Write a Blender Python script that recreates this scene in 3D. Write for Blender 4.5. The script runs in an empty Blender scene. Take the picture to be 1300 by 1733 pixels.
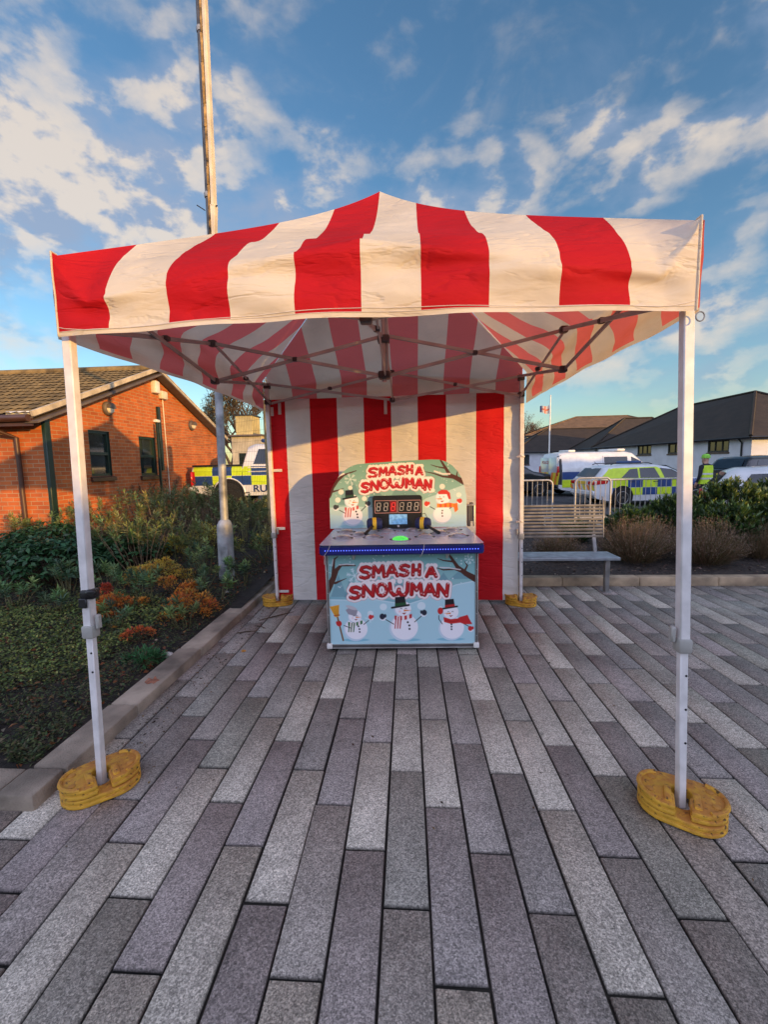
import bpy, bmesh, math, random
import numpy as np
from mathutils import Vector, Matrix

random.seed(7)
RNG = np.random.default_rng(11)
SC = bpy.context.scene
COL = SC.collection
R = math.radians

# ------------------------------------------------------------------ camera
cam_d = bpy.data.cameras.new('camera')
cam = bpy.data.objects.new('camera', cam_d)
COL.objects.link(cam)
SC.camera = cam
cam_d.sensor_fit = 'VERTICAL'
cam_d.sensor_height = 36.0
cam_d.lens = 36.0 * 742.43 / 1733.0
cam_d.clip_start = 0.05
cam_d.clip_end = 2000.0
cR = Vector((0.99770709, 0.06449328, -0.02052252))
cU = Vector((0.0132161, 0.11173869, 0.99364974))
cF = Vector((-0.0663769, 0.99164262, -0.11063013))
m = Matrix.Identity(4)
for i in range(3):
    m[i][0] = cR[i]; m[i][1] = cU[i]; m[i][2] = -cF[i]
m[0][3], m[1][3], m[2][3] = 1.71854745, -2.13910447, 1.67953871
cam.matrix_world = m

# ------------------------------------------------------------------ world, sun, exposure
SUN_AZ, SUN_EL = 48.5, 7.0          # from -y towards +x, and up
SKY_STRENGTH = 0.12
SC.view_settings.view_transform = 'Standard'
SC.view_settings.look = 'None'
SC.view_settings.gamma = 1.0
SC.view_settings.use_curve_mapping = False
SC.view_settings.exposure = 1.12

world = bpy.data.worlds.new('World')
SC.world = world
world.use_nodes = True
wn, wl = world.node_tree.nodes, world.node_tree.links
wn.clear()


def N(nodes, kind, **kw):
    n = nodes.new(kind)
    for k, v in kw.items():
        if k in n.inputs.keys() if hasattr(n.inputs, 'keys') else False:
            n.inputs[k].default_value = v
        else:
            setattr(n, k, v)
    return n


def build_world():
    out = wn.new('ShaderNodeOutputWorld')
    bg = wn.new('ShaderNodeBackground')
    bg.inputs['Strength'].default_value = SKY_STRENGTH
    sky = wn.new('ShaderNodeTexSky')
    sky.sky_type = 'NISHITA'
    sky.sun_disc = False
    sky.sun_elevation = R(SUN_EL)
    sky.sun_rotation = R(180 - SUN_AZ)
    sky.air_density = 1.0
    sky.dust_density = 0.6
    sky.ozone_density = 2.2
    hs = wn.new('ShaderNodeHueSaturation')
    hs.inputs['Saturation'].default_value = 1.12
    hs.inputs['Value'].default_value = 1.0
    wl.new(sky.outputs[0], hs.inputs['Color'])
    # broken cloud: noise on the view direction
    tc = wn.new('ShaderNodeTexCoord')
    sep = wn.new('ShaderNodeSeparateXYZ')
    wl.new(tc.outputs['Generated'], sep.inputs[0])
    X, Y, Z = sep.outputs

    def mth(op, a, b=None, c=None, clamp=False):
        n = wn.new('ShaderNodeMath'); n.operation = op; n.use_clamp = clamp
        for i, x in enumerate((a, b, c)):
            if x is None: continue
            if isinstance(x, (int, float)): n.inputs[i].default_value = x
            else: wl.new(x, n.inputs[i])
        return n.outputs[0]

    def ramp(x, a, b, lo=0.0, hi=1.0):
        r = wn.new('ShaderNodeMapRange'); r.interpolation_type = 'SMOOTHSTEP'
        for k, v in zip(('From Min', 'From Max', 'To Min', 'To Max'), (a, b, lo, hi)): r.inputs[k].default_value = v
        wl.new(x, r.inputs['Value']); return r.outputs[0]

    def noise(scale, detail, rough, off, zs=1.6, dist=0.0):
        mp = wn.new('ShaderNodeMapping')
        mp.inputs['Location'].default_value = off
        mp.inputs['Scale'].default_value = (1, 1, zs)
        wl.new(tc.outputs['Generated'], mp.inputs['Vector'])
        n = wn.new('ShaderNodeTexNoise')
        n.inputs['Scale'].default_value = scale
        n.inputs['Detail'].default_value = detail
        n.inputs['Roughness'].default_value = rough
        n.inputs['Distortion'].default_value = dist
        wl.new(mp.outputs[0], n.inputs['Vector'])
        return n.outputs['Fac']
    big = noise(2.3, 2.0, 0.5, (3.1, 1.7, 0.4))
    fine = noise(9.0, 6.0, 0.52, (0.4, 5.2, 0.0), 1.7, 0.1)
    lit = noise(9.0, 6.0, 0.52, (0.42, 5.185, -0.028), 1.7, 0.1)
    # bands of cloud: a large one on the left, one low across the middle, a looser one on the right
    band = ramp(mth('ABSOLUTE', mth('SUBTRACT', Z, 0.45)), 0.24, 0.05)
    leftw = ramp(X, 0.10, -0.55)
    rightw = mth('MULTIPLY', ramp(X, 0.22, 0.55), 0.66)
    lowmid = mth('MULTIPLY', ramp(mth('ABSOLUTE', mth('SUBTRACT', Z, 0.47)), 0.13, 0.02), 0.72)
    loww = mth('MULTIPLY', ramp(mth('ABSOLUTE', mth('SUBTRACT', Z, 0.20)), 0.12, 0.02), 0.55)
    w = mth("MAXIMUM", mth("MAXIMUM", loww, mth("MULTIPLY", leftw, mth("MULTIPLY_ADD", band, 0.85, 0.22))), mth("MAXIMUM", rightw, lowmid))
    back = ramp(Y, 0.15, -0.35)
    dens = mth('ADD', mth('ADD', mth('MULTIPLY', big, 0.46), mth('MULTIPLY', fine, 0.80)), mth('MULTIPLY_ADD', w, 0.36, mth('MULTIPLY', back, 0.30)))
    cover = ramp(dens, 0.70, 1.06)
    wisp = ramp(noise(4.2, 7.0, 0.6, (8.0, 2.0, 0.0), 1.3, 0.5), 0.48, 0.74, 0.0, 0.24)
    cov = mth('MAXIMUM', cover, wisp)
    cov = mth('MULTIPLY', cov, ramp(Z, 0.05, 0.22))
    cov = mth('MULTIPLY', cov, 0.84)
    ml = ramp(mth('SUBTRACT', fine, lit), -0.06, 0.06)
    cc = wn.new('ShaderNodeMix'); cc.data_type = 'RGBA'
    cc.inputs['A'].default_value = (1.3, 1.6, 2.2, 1)
    cc.inputs['B'].default_value = (3.3, 2.85, 2.4, 1)
    wl.new(ml, cc.inputs['Factor'])
    # unseen bright cloud bank added behind the camera to lift light in the shade
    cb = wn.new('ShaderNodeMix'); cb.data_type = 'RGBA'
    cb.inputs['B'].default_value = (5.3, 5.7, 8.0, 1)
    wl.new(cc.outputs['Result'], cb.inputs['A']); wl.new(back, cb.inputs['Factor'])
    mx = wn.new('ShaderNodeMix'); mx.data_type = 'RGBA'
    wl.new(cov, mx.inputs['Factor'])
    wl.new(hs.outputs[0], mx.inputs['A'])
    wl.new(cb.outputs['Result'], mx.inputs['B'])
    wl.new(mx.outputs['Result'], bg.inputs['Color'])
    wl.new(bg.outputs[0], out.inputs[0])


build_world()

sun_d = bpy.data.lights.new('sun', 'SUN')
sun_d.energy = 2.5
sun_d.angle = R(0.6)
sun_d.color = (1.0, 0.58, 0.17)
sun = bpy.data.objects.new('sun', sun_d)
COL.objects.link(sun)
S = Vector((math.sin(R(SUN_AZ)) * math.cos(R(SUN_EL)), -math.cos(R(SUN_AZ)) * math.cos(R(SUN_EL)), math.sin(R(SUN_EL))))
sun.rotation_euler = S.to_track_quat('Z', 'Y').to_euler()
sun.location = S * 60


# ------------------------------------------------------------------ helpers
def lin(c):
    return tuple((x / 12.92 if x <= 0.04045 else ((x + 0.055) / 1.055) ** 2.4) for x in c)


def rgb(r, g, b):
    return lin((r / 255, g / 255, b / 255))


MATS = {}


def mat(name, color, rough=0.6, metal=0.0, var=0.12, scale=6.0, bump=0.0, bscale=60.0, spec=0.5, alpha=None, coat=0.0, dark=None, emit=None, estr=0.0, trans=0.0):
    """procedural Principled: the colour drifts with two noises; optional fine bump"""
    if name in MATS: return MATS[name]
    M = bpy.data.materials.new(name); M.use_nodes = True
    nt = M.node_tree; nd, lk = nt.nodes, nt.links
    p = nd['Principled BSDF']
    p.inputs['Roughness'].default_value = rough
    p.inputs['Metallic'].default_value = metal
    p.inputs['Specular IOR Level'].default_value = spec
    p.inputs['Coat Weight'].default_value = coat
    tc = nd.new('ShaderNodeTexCoord')
    n1 = nd.new('ShaderNodeTexNoise'); n1.inputs['Scale'].default_value = scale; n1.inputs['Detail'].default_value = 6
    lk.new(tc.outputs['Object'], n1.inputs['Vector'])
    mx = nd.new('ShaderNodeMix'); mx.data_type = 'RGBA'
    d = dark or tuple(max(0, c * (1 - 2 * var)) for c in color[:3])
    hi = tuple(min(1, c * (1 + var)) for c in color[:3])
    mx.inputs['A'].default_value = (*d, 1); mx.inputs['B'].default_value = (*hi, 1)
    mr = nd.new('ShaderNodeMapRange'); mr.inputs['From Min'].default_value = 0.32; mr.inputs['From Max'].default_value = 0.68
    lk.new(n1.outputs['Fac'], mr.inputs['Value']); lk.new(mr.outputs[0], mx.inputs['Factor'])
    lk.new(mx.outputs['Result'], p.inputs['Base Color'])
    if emit:
        p.inputs['Emission Color'].default_value = (*emit, 1); p.inputs['Emission Strength'].default_value = estr
    if bump:
        n2 = nd.new('ShaderNodeTexNoise'); n2.inputs['Scale'].default_value = bscale; n2.inputs['Detail'].default_value = 4
        lk.new(tc.outputs['Object'], n2.inputs['Vector'])
        b = nd.new('ShaderNodeBump'); b.inputs['Strength'].default_value = bump; b.inputs['Distance'].default_value = 0.01
        lk.new(n2.outputs['Fac'], b.inputs['Height']); lk.new(b.outputs[0], p.inputs['Normal'])
    MATS[name] = M
    return M


def attr_mat(name, rough=0.6, trans=0.0, spec=0.4, bump=0.0, bscale=80.0, var=0.0, vscale=20.0):
    """colour comes from the mesh's own colour attribute (real colours of leaves, prints, blocks)"""
    if name in MATS: return MATS[name]
    M = bpy.data.materials.new(name); M.use_nodes = True
    nt = M.node_tree; nd, lk = nt.nodes, nt.links
    p = nd['Principled BSDF']
    p.inputs['Roughness'].default_value = rough
    p.inputs['Specular IOR Level'].default_value = spec
    a = nd.new('ShaderNodeAttribute'); a.attribute_name = 'Col'
    src = a.outputs['Color']
    if var:
        tc = nd.new('ShaderNodeTexCoord')
        n1 = nd.new('ShaderNodeTexNoise'); n1.inputs['Scale'].default_value = vscale; n1.inputs['Detail'].default_value = 5
        lk.new(tc.outputs['Object'], n1.inputs['Vector'])
        hs = nd.new('ShaderNodeHueSaturation')
        mr = nd.new('ShaderNodeMapRange'); mr.inputs['From Min'].default_value = .3; mr.inputs['From Max'].default_value = .7
        mr.inputs['To Min'].default_value = 1 - var; mr.inputs['To Max'].default_value = 1 + var
        lk.new(n1.outputs['Fac'], mr.inputs['Value']); lk.new(mr.outputs[0], hs.inputs['Value']); lk.new(src, hs.inputs['Color'])
        src = hs.outputs[0]
    lk.new(src, p.inputs['Base Color'])
    if bump:
        tc = nd.new('ShaderNodeTexCoord')
        n2 = nd.new('ShaderNodeTexNoise'); n2.inputs['Scale'].default_value = bscale
        lk.new(tc.outputs['Object'], n2.inputs['Vector'])
        b = nd.new('ShaderNodeBump'); b.inputs['Strength'].default_value = bump; b.inputs['Distance'].default_value = 0.01
        lk.new(n2.outputs['Fac'], b.inputs['Height']); lk.new(b.outputs[0], p.inputs['Normal'])
    if trans:
        t = nd.new('ShaderNodeBsdfTranslucent'); lk.new(src, t.inputs['Color'])
        ms = nd.new('ShaderNodeMixShader'); ms.inputs[0].default_value = trans
        lk.new(p.outputs[0], ms.inputs[1]); lk.new(t.outputs[0], ms.inputs[2])
        lk.new(ms.outputs[0], nd['Material Output'].inputs['Surface'])
    MATS[name] = M
    return M


def wloc(o):
    v = Vector((0, 0, 0))
    while o is not None:
        v += o.location; o = o.parent
    return v


def finish(me, name, mats, parent, smooth, angle=38):
    o = bpy.data.objects.new(name, me)
    COL.objects.link(o)
    for mm in (mats if isinstance(mats, (list, tuple)) else [mats]): me.materials.append(mm)
    if parent is not None: o.parent = parent
    if smooth:
        me.polygons.foreach_set('use_smooth', [True] * len(me.polygons))
        me.set_sharp_from_angle(angle=R(angle))
    me.update()
    return o


class MB:
    def __init__(self):
        self.v = []; self.f = []; self.m = []; self.uv = []

    def add(self, vs, fs, m=0, uvs=None):
        b = len(self.v)
        self.v += [tuple(x) for x in vs]
        for k, f in enumerate(fs):
            self.f.append([i + b for i in f]); self.m.append(m)
            self.uv.append(uvs[k] if uvs else None)
        return self

    def from_bm(self, bm, m=0):
        bm.verts.ensure_lookup_table(); bm.verts.index_update()
        self.add([v.co.copy() for v in bm.verts], [[v.index for v in f.verts] for f in bm.faces], m)
        bm.free()
        return self

    def box(self, c, s, rz=0.0, bev=0.0, m=0, rot=None, seg=1):
        bm = bmesh.new()
        bmesh.ops.create_cube(bm, size=1.0)
        bmesh.ops.scale(bm, vec=s, verts=bm.verts)
        if bev: bmesh.ops.bevel(bm, geom=list(bm.edges), offset=min(bev, min(s) * .45), segments=seg, affect='EDGES', profile=.5)
        M = Matrix.Translation(c) @ (rot.to_4x4() if rot is not None else Matrix.Rotation(rz, 4, 'Z'))
        bmesh.ops.transform(bm, matrix=M, verts=bm.verts)
        return self.from_bm(bm, m)

    def beam(self, p0, p1, w, h=None, up=(0, 0, 1), bev=0.0, m=0):
        p0, p1 = Vector(p0), Vector(p1); h = h or w
        d = p1 - p0; L = d.length; d.normalize()
        u = Vector(up)
        if abs(d.dot(u)) > .98: u = Vector((1, 0, 0))
        x = u.cross(d).normalized(); y = d.cross(x)
        rot = Matrix((x, y, d)).transposed()
        return self.box((p0 + p1) / 2, (w, h, L), bev=bev, m=m, rot=rot)

    def tube(self, pts, r, n=8, m=0, cap=True):
        pts = [Vector(p) for p in pts]; k = len(pts)
        rs = [r] * k if isinstance(r, (int, float)) else list(r)
        vs = []; prev = None
        for i, p in enumerate(pts):
            t = (pts[min(i + 1, k - 1)] - pts[max(i - 1, 0)])
            if t.length < 1e-9: t = Vector((0, 0, 1))
            t.normalize()
            if prev is None:
                a = Vector((0, 0, 1)) if abs(t.z) < .9 else Vector((1, 0, 0))
                x = a.cross(t).normalized()
            else:
                x = (prev - t * prev.dot(t))
                if x.length < 1e-6: x = Vector((0, 0, 1)).cross(t)
                x.normalize()
            prev = x; y = t.cross(x)
            for j in range(n):
                an = 2 * math.pi * j / n
                vs.append(p + (x * math.cos(an) + y * math.sin(an)) * rs[i])
        fs = []
        for i in range(k - 1):
            for j in range(n):
                fs.append([i * n + j, i * n + (j + 1) % n, (i + 1) * n + (j + 1) % n, (i + 1) * n + j])
        if cap:
            fs.append(list(range(n))[::-1]); fs.append([(k - 1) * n + j for j in range(n)])
        return self.add(vs, fs, m)

    def lathe(self, prof, c=(0, 0, 0), n=24, m=0, rot=None, scale=(1, 1, 1)):
        vs = []; k = len(prof)
        for (r, z) in prof:
            for j in range(n):
                an = 2 * math.pi * j / n
                p = Vector((r * math.cos(an) * scale[0], r * math.sin(an) * scale[1], z * scale[2]))
                if rot is not None: p = rot @ p
                vs.append(p + Vector(c))
        fs = [[i * n + j, i * n + (j + 1) % n, (i + 1) * n + (j + 1) % n, (i + 1) * n + j] for i in range(k - 1) for j in range(n)]
        fs.append(list(range(n))[::-1]); fs.append([(k - 1) * n + j for j in range(n)])
        return self.add(vs, fs, m)

    def prism(self, poly, a, b, axis='z', bev=0.0, m=0, M=None, seg=1):
        """polygon in a plane, extruded from a to b along the axis"""
        bm = bmesh.new()
        mk = {'z': lambda p, t: (p[0], p[1], t), 'y': lambda p, t: (p[0], t, p[1]), 'x': lambda p, t: (t, p[0], p[1])}[axis]
        vs = [bm.verts.new(mk(p, a)) for p in poly]
        f = bm.faces.new(vs)
        ret = bmesh.ops.extrude_face_region(bm, geom=[f])
        nv = [g for g in ret['geom'] if isinstance(g, bmesh.types.BMVert)]
        d = Vector(mk((0, 0), b)) - Vector(mk((0, 0), a))
        bmesh.ops.translate(bm, vec=d, verts=nv)
        bmesh.ops.recalc_face_normals(bm, faces=bm.faces)
        if bev:
            es = [e for e in bm.edges if e.calc_face_angle(0) > .6]
            bmesh.ops.bevel(bm, geom=es, offset=bev, segments=seg, affect='EDGES', profile=.5)
        if M is not None: bmesh.ops.transform(bm, matrix=M, verts=bm.verts)
        return self.from_bm(bm, m)

    def quad(self, a, b, c, d, m=0, uv=None):
        return self.add([a, b, c, d], [[0, 1, 2, 3]], m, [uv] if uv else None)

    def build(self, name, mats, parent=None, world=False, smooth=True, angle=38):
        off = wloc(parent) if (world and parent is not None) else Vector((0, 0, 0))
        me = bpy.data.meshes.new(name)
        me.from_pydata([(x[0] - off.x, x[1] - off.y, x[2] - off.z) for x in self.v], [], self.f)
        me.polygons.foreach_set('material_index', self.m)
        if any(u is not None for u in self.uv):
            l = me.uv_layers.new(name='UVMap')
            data = []
            for f, u in zip(self.f, self.uv):
                for k in range(len(f)): data += list(u[k]) if u else [0.0, 0.0]
            l.data.foreach_set('uv', data)
        return finish(me, name, mats, parent, smooth, angle)


def npmesh(name, V, F, mats, parent=None, col=None, dom='POINT', smooth=False, off=None, midx=None, angle=38):
    """mesh from numpy arrays; F is (n,k)"""
    V = np.asarray(V, float).copy(); F = np.asarray(F, int)
    if off is not None: V -= np.array(off)
    me = bpy.data.meshes.new(name)
    n, k = F.shape
    me.vertices.add(len(V)); me.vertices.foreach_set('co', V.ravel())
    me.loops.add(n * k); me.loops.foreach_set('vertex_index', F.ravel().astype(np.int32))
    me.polygons.add(n); me.polygons.foreach_set('loop_start', np.arange(0, n * k, k, dtype=np.int32))
    if midx is not None: me.polygons.foreach_set('material_index', np.asarray(midx, np.int32))
    me.update(calc_edges=True); me.validate()
    if col is not None:
        at = me.color_attributes.new('Col', 'FLOAT_COLOR', dom)
        c = np.ones((len(col), 4)); c[:, :3] = col
        at.data.foreach_set('color', c.ravel())
    return finish(me, name, mats, parent, smooth, angle)


def tag(o, label, cat, group=None):
    o['label'] = label; o['category'] = cat
    if group: o['group'] = group
    return o


def thing(name, loc, label, cat, group=None, rz=0.0):
    o = bpy.data.objects.new(name, None)
    o.empty_display_size = .2
    COL.objects.link(o)
    o.location = loc; o.rotation_euler = (0, 0, rz)
    return tag(o, label, cat, group)


def struct(o, kind='structure'):
    o['kind'] = kind
    return o


def copy_tree(o, parent=None):
    c = o.copy(); COL.objects.link(c)
    if parent is not None: c.parent = parent
    for ch in [x for x in KIDS.get(o.name, [])]:
        copy_tree(ch, c)
    return c


KIDS = {}


def index_kids():
    KIDS.clear()
    for x in COL.objects:
        if x.parent is not None: KIDS.setdefault(x.parent.name, []).append(x)
# ------------------------------------------------------------------ the ground
def vnoise(x, y, seed=0, oct=3):
    """smooth value noise in numpy"""
    x = np.asarray(x, float); y = np.asarray(y, float); out = 0; amp = 1; tot = 0
    for o in range(oct):
        xi = np.floor(x).astype(int); yi = np.floor(y).astype(int)
        xf = x - xi; yf = y - yi
        def h(a, b):
            n = (a * 374761393 + b * 668265263 + (seed + o) * 974711) & 0x7fffffff
            n = ((n ^ (n >> 13)) * 1274126177) & 0x7fffffff
            return ((n ^ (n >> 16)) & 0xffff) / 65535.0
        u = xf * xf * (3 - 2 * xf); v = yf * yf * (3 - 2 * yf)
        out = out + amp * ((h(xi, yi) * (1 - u) + h(xi + 1, yi) * u) * (1 - v) + (h(xi, yi + 1) * (1 - u) + h(xi + 1, yi + 1) * u) * v)
        tot += amp; amp *= .5; x = x * 2 + 3.1; y = y * 2 + 1.7
    return out / tot


def grid(name, xs, ys, zf, mats, parent=None):
    X, Y = np.meshgrid(xs, ys)
    V = np.stack([X, Y, zf(X, Y)], -1).reshape(-1, 3)
    nx, ny = len(xs), len(ys)
    i = np.arange(nx - 1)[None, :] + np.arange(ny - 1)[:, None] * nx
    F = np.stack([i, i + 1, i + 1 + nx, i + nx], -1).reshape(-1, 4)
    return npmesh(name, V, F, mats, parent, smooth=True, angle=80)


M_asphalt = mat('asphalt', (0.055, 0.055, 0.06), .9, var=.25, scale=1.2, bump=.5, bscale=120)
M_soil = mat('soil', (0.026, 0.019, 0.014), .95, var=.4, scale=9, bump=1.0, bscale=45)
M_mulch = mat('bark_mulch', (0.05, 0.036, 0.028), .95, var=.45, scale=25, bump=1.0, bscale=60)
M_joint = mat('joint_sand', (0.026, 0.023, 0.017), .95, var=.4, scale=5)
M_shade_ridge = mat('shade_ridge_green', (0.05, 0.08, 0.03), .9, var=.3, scale=.8)
M_kerb = mat('kerb_granite', (0.42, 0.31, 0.20), .85, var=.22, scale=5, bump=.6, bscale=130)
M_kerb2 = mat('kerb_worn', (0.33, 0.265, 0.20), .85, var=.28, scale=4, bump=.7, bscale=110)


def far_ground():
    mb = MB()
    mb.quad((-500, -300, -.05), (500, -300, -.05), (500, 700, -.05), (-500, 700, -.05))
    struct(mb.build('ground', M_asphalt, smooth=False))


far_ground()


def paving_material():
    M = bpy.data.materials.new('paving_blocks'); M.use_nodes = True
    nt = M.node_tree; nd, lk = nt.nodes, nt.links
    p = nd['Principled BSDF']; p.inputs['Roughness'].default_value = .78
    p.inputs['Specular IOR Level'].default_value = .35
    a = nd.new('ShaderNodeAttribute'); a.attribute_name = 'Col'
    tc = nd.new('ShaderNodeTexCoord')

    def noise(s, d=3, r=.6):
        n = nd.new('ShaderNodeTexNoise'); n.inputs['Scale'].default_value = s; n.inputs['Detail'].default_value = d; n.inputs['Roughness'].default_value = r
        lk.new(tc.outputs['Object'], n.inputs['Vector']); return n.outputs['Fac']

    def ramp(x, a0, a1, b0, b1):
        r = nd.new('ShaderNodeMapRange')
        for k, v in zip(('From Min', 'From Max', 'To Min', 'To Max'), (a0, a1, b0, b1)): r.inputs[k].default_value = v
        lk.new(x, r.inputs['Value']); return r.outputs[0]

    def mul(x, y):
        n = nd.new('ShaderNodeMath'); n.operation = 'MULTIPLY'
        lk.new(x, n.inputs[0]); lk.new(y, n.inputs[1]); return n.outputs[0]
    speck = noise(185, 4, .75)
    vo = nd.new('ShaderNodeTexVoronoi'); vo.inputs['Scale'].default_value = 150
    lk.new(tc.outputs['Object'], vo.inputs['Vector'])
    sv = nd.new('ShaderNodeSeparateColor'); lk.new(vo.outputs['Color'], sv.inputs[0])
    k = mul(ramp(speck, .36, .64, .45, 1.5), ramp(sv.outputs[0], 0, 1, .62, 1.42))
    k = mul(k, ramp(noise(2.2, 5), .3, .72, .78, 1.16))       # worn and damp patches
    k = mul(k, ramp(noise(11, 4), .3, .7, .9, 1.1))
    # gum spots and drips, grit along some stretches
    v2 = nd.new('ShaderNodeTexVoronoi'); v2.inputs['Scale'].default_value = 2.3; v2.inputs['Randomness'].default_value = 1
    n9 = nd.new('ShaderNodeTexNoise'); n9.inputs['Scale'].default_value = 40; lk.new(tc.outputs['Object'], n9.inputs['Vector'])
    dd = nd.new('ShaderNodeMath'); dd.operation = 'MULTIPLY_ADD'; dd.inputs[1].default_value = .05
    lk.new(tc.outputs['Object'], v2.inputs['Vector']); lk.new(n9.outputs['Fac'], dd.inputs[0]); lk.new(v2.outputs['Distance'], dd.inputs[2])
    k = mul(k, ramp(dd.outputs[0], .055, .085, .62, 1.0))
    k = mul(k, ramp(noise(.9, 6, .7), .33, .62, .82, 1.08))
    hs = nd.new('ShaderNodeHueSaturation'); lk.new(a.outputs['Color'], hs.inputs['Color']); lk.new(k, hs.inputs['Value'])
    lk.new(hs.outputs[0], p.inputs['Base Color'])
    b = nd.new('ShaderNodeBump'); b.inputs['Strength'].default_value = .55; b.inputs['Distance'].default_value = .004
    lk.new(speck, b.inputs['Height']); lk.new(b.outputs[0], p.inputs['Normal'])
    return M


LIGHT_BLOCKS = [(2.548, 0.716), (2.415, -0.563), (2.833, 0.267), (3.063, 0.731), (3.549, 1.04), (3.651, 0.749), (2.27, 0.112), (3.325, 0.005), (2.383, 0.482), (2.332, -0.283), (0.608, -0.462), (0.494, -0.517), (0.952, -0.709), (0.819, -0.944), (-0.132, -0.328), (0.717, 0.055), (0.538, -0.031), (0.304, -0.91), (0.404, -0.568), (0.671, -0.099), (0.386, -0.808), (1.633, 0.416), (1.835, 0.179), (1.487, -0.067), (1.079, -0.278), (0.773, 0.43), (1.453, 1.177), (2.158, 1.034), (0.896, 0.666), (1.09, 1.006), (1.327, -0.946), (1.85, -0.931), (2.308, 0.418), (2.86, 1.703), (3.209, 1.986), (3.561, 2.198), (3.389, 3.196), (3.717, 3.363), (4.06, 2.963), (3.501, 0.952), (4.458, 3.116), (4.261, 1.344), (4.946, 2.965), (5.077, 2.823), (4.885, 2.38), (2.999, 0.938), (3.214, 3.365), (0.715, 1.321), (0.924, 0.927), (1.07, 1.068), (0.33, 1.911)]


def build_paving():
    W, L = 0.1815, 0.741
    V = []; F = []; C = []
    rng = np.random.default_rng(5)
    picks = LIGHT_BLOCKS

    def skew(x, y):
        return x - 0.012 * (y - .09)
    for k in range(-46, 48):
        x0 = 1.573 + W * k
        ph = (0.098 - 0.2455 * k)
        ph = ph - math.floor(ph / L) * L
        for j in range(-6, 7):
            y0 = ph + L * j + rng.normal(0, .0011); y1 = y0 + L - .0085
            if y1 < -2.6 or y0 > 3.71: continue
            y1 = min(y1, 3.712)
            if y1 - y0 < .03: continue
            g = .0036
            xa, xb = x0 + g + rng.normal(0, .0012), x0 + W - g + rng.normal(0, .0012)
            xm = (xa + xb) / 2; ym = (y0 + y1) / 2
            if skew(xm, ym) < -.40 and ym > -.55 and y1 > -.22:
                if y0 > -.25: continue
                y1 = min(y1, -.256)
            elif skew(xm, ym) < -.26 and y1 > -.256:
                if y0 > -.30: continue
                y1 = -.256
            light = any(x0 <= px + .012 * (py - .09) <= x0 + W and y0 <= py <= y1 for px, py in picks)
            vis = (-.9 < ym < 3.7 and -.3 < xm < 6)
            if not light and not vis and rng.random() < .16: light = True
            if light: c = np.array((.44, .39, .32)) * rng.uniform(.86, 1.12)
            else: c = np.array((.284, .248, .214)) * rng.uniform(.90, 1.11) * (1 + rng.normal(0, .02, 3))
            ins = .0042
            dz = rng.normal(0, .0010, 4) + rng.normal(0, .0012)
            b = len(V)
            for (xx, yy) in ((xa, y0), (xb, y0), (xb, y1), (xa, y1)): V.append((skew(xx, yy), yy, -.012))
            for q, (xx, yy) in enumerate(((xa + ins, y0 + .006), (xb - ins, y0 + .006), (xb - ins, y1 - .006), (xa + ins, y1 - .006))): V.append((skew(xx, yy), yy, dz[q]))
            F += [[b + 4, b + 5, b + 6, b + 7]] + [[b + i, b + (i + 1) % 4, b + 4 + (i + 1) % 4, b + 4 + i] for i in range(4)]
            C += [c * .14] * 4 + [c] * 4
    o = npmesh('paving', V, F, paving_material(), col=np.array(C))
    struct(o)
    mb = MB(); mb.quad((-7, -2.8, -.016), (10.5, -2.8, -.016), (10.5, 3.8, -.016), (-7, 3.8, -.016))
    struct(mb.build('paving_bedding', M_joint, smooth=False))


build_paving()


def build_kerbs():
    rng = random.Random(3)
    mb = MB()
    y = -.05
    for L in (.62, .92, .92, .92, .55):
        mb.box((-.275 - .006 * y, y + L / 2, .006), (.20, L - .006, .15), bev=.012, seg=2, rz=.012); y += L
    mb.box((-.283, -.16, .006), (.205, .20, .15), bev=.014, seg=2)
    x = -.39
    for L in (.915, .915, .915, .915, .915):
        mb.box((x - L / 2, -.16, .004), (L - .006, .20, .146), bev=.012, seg=2); x -= L
    struct(mb.build('kerb', M_kerb2))
    mb = MB()
    x = -.30
    for i in range(11):
        mb.box((x + .5, 3.80, .035), (.994, .15, .15), bev=.010, seg=2, rz=rng.uniform(-.002, .002)); x += 1.0
    struct(mb.build('kerb', M_kerb))


build_kerbs()


def soil_z(x, y):
    s = np.clip((np.asarray(y) - 1.5) / 7.0, 0, 1); s = s * s * (3 - 2 * s)
    return .055 + .44 * s


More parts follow.
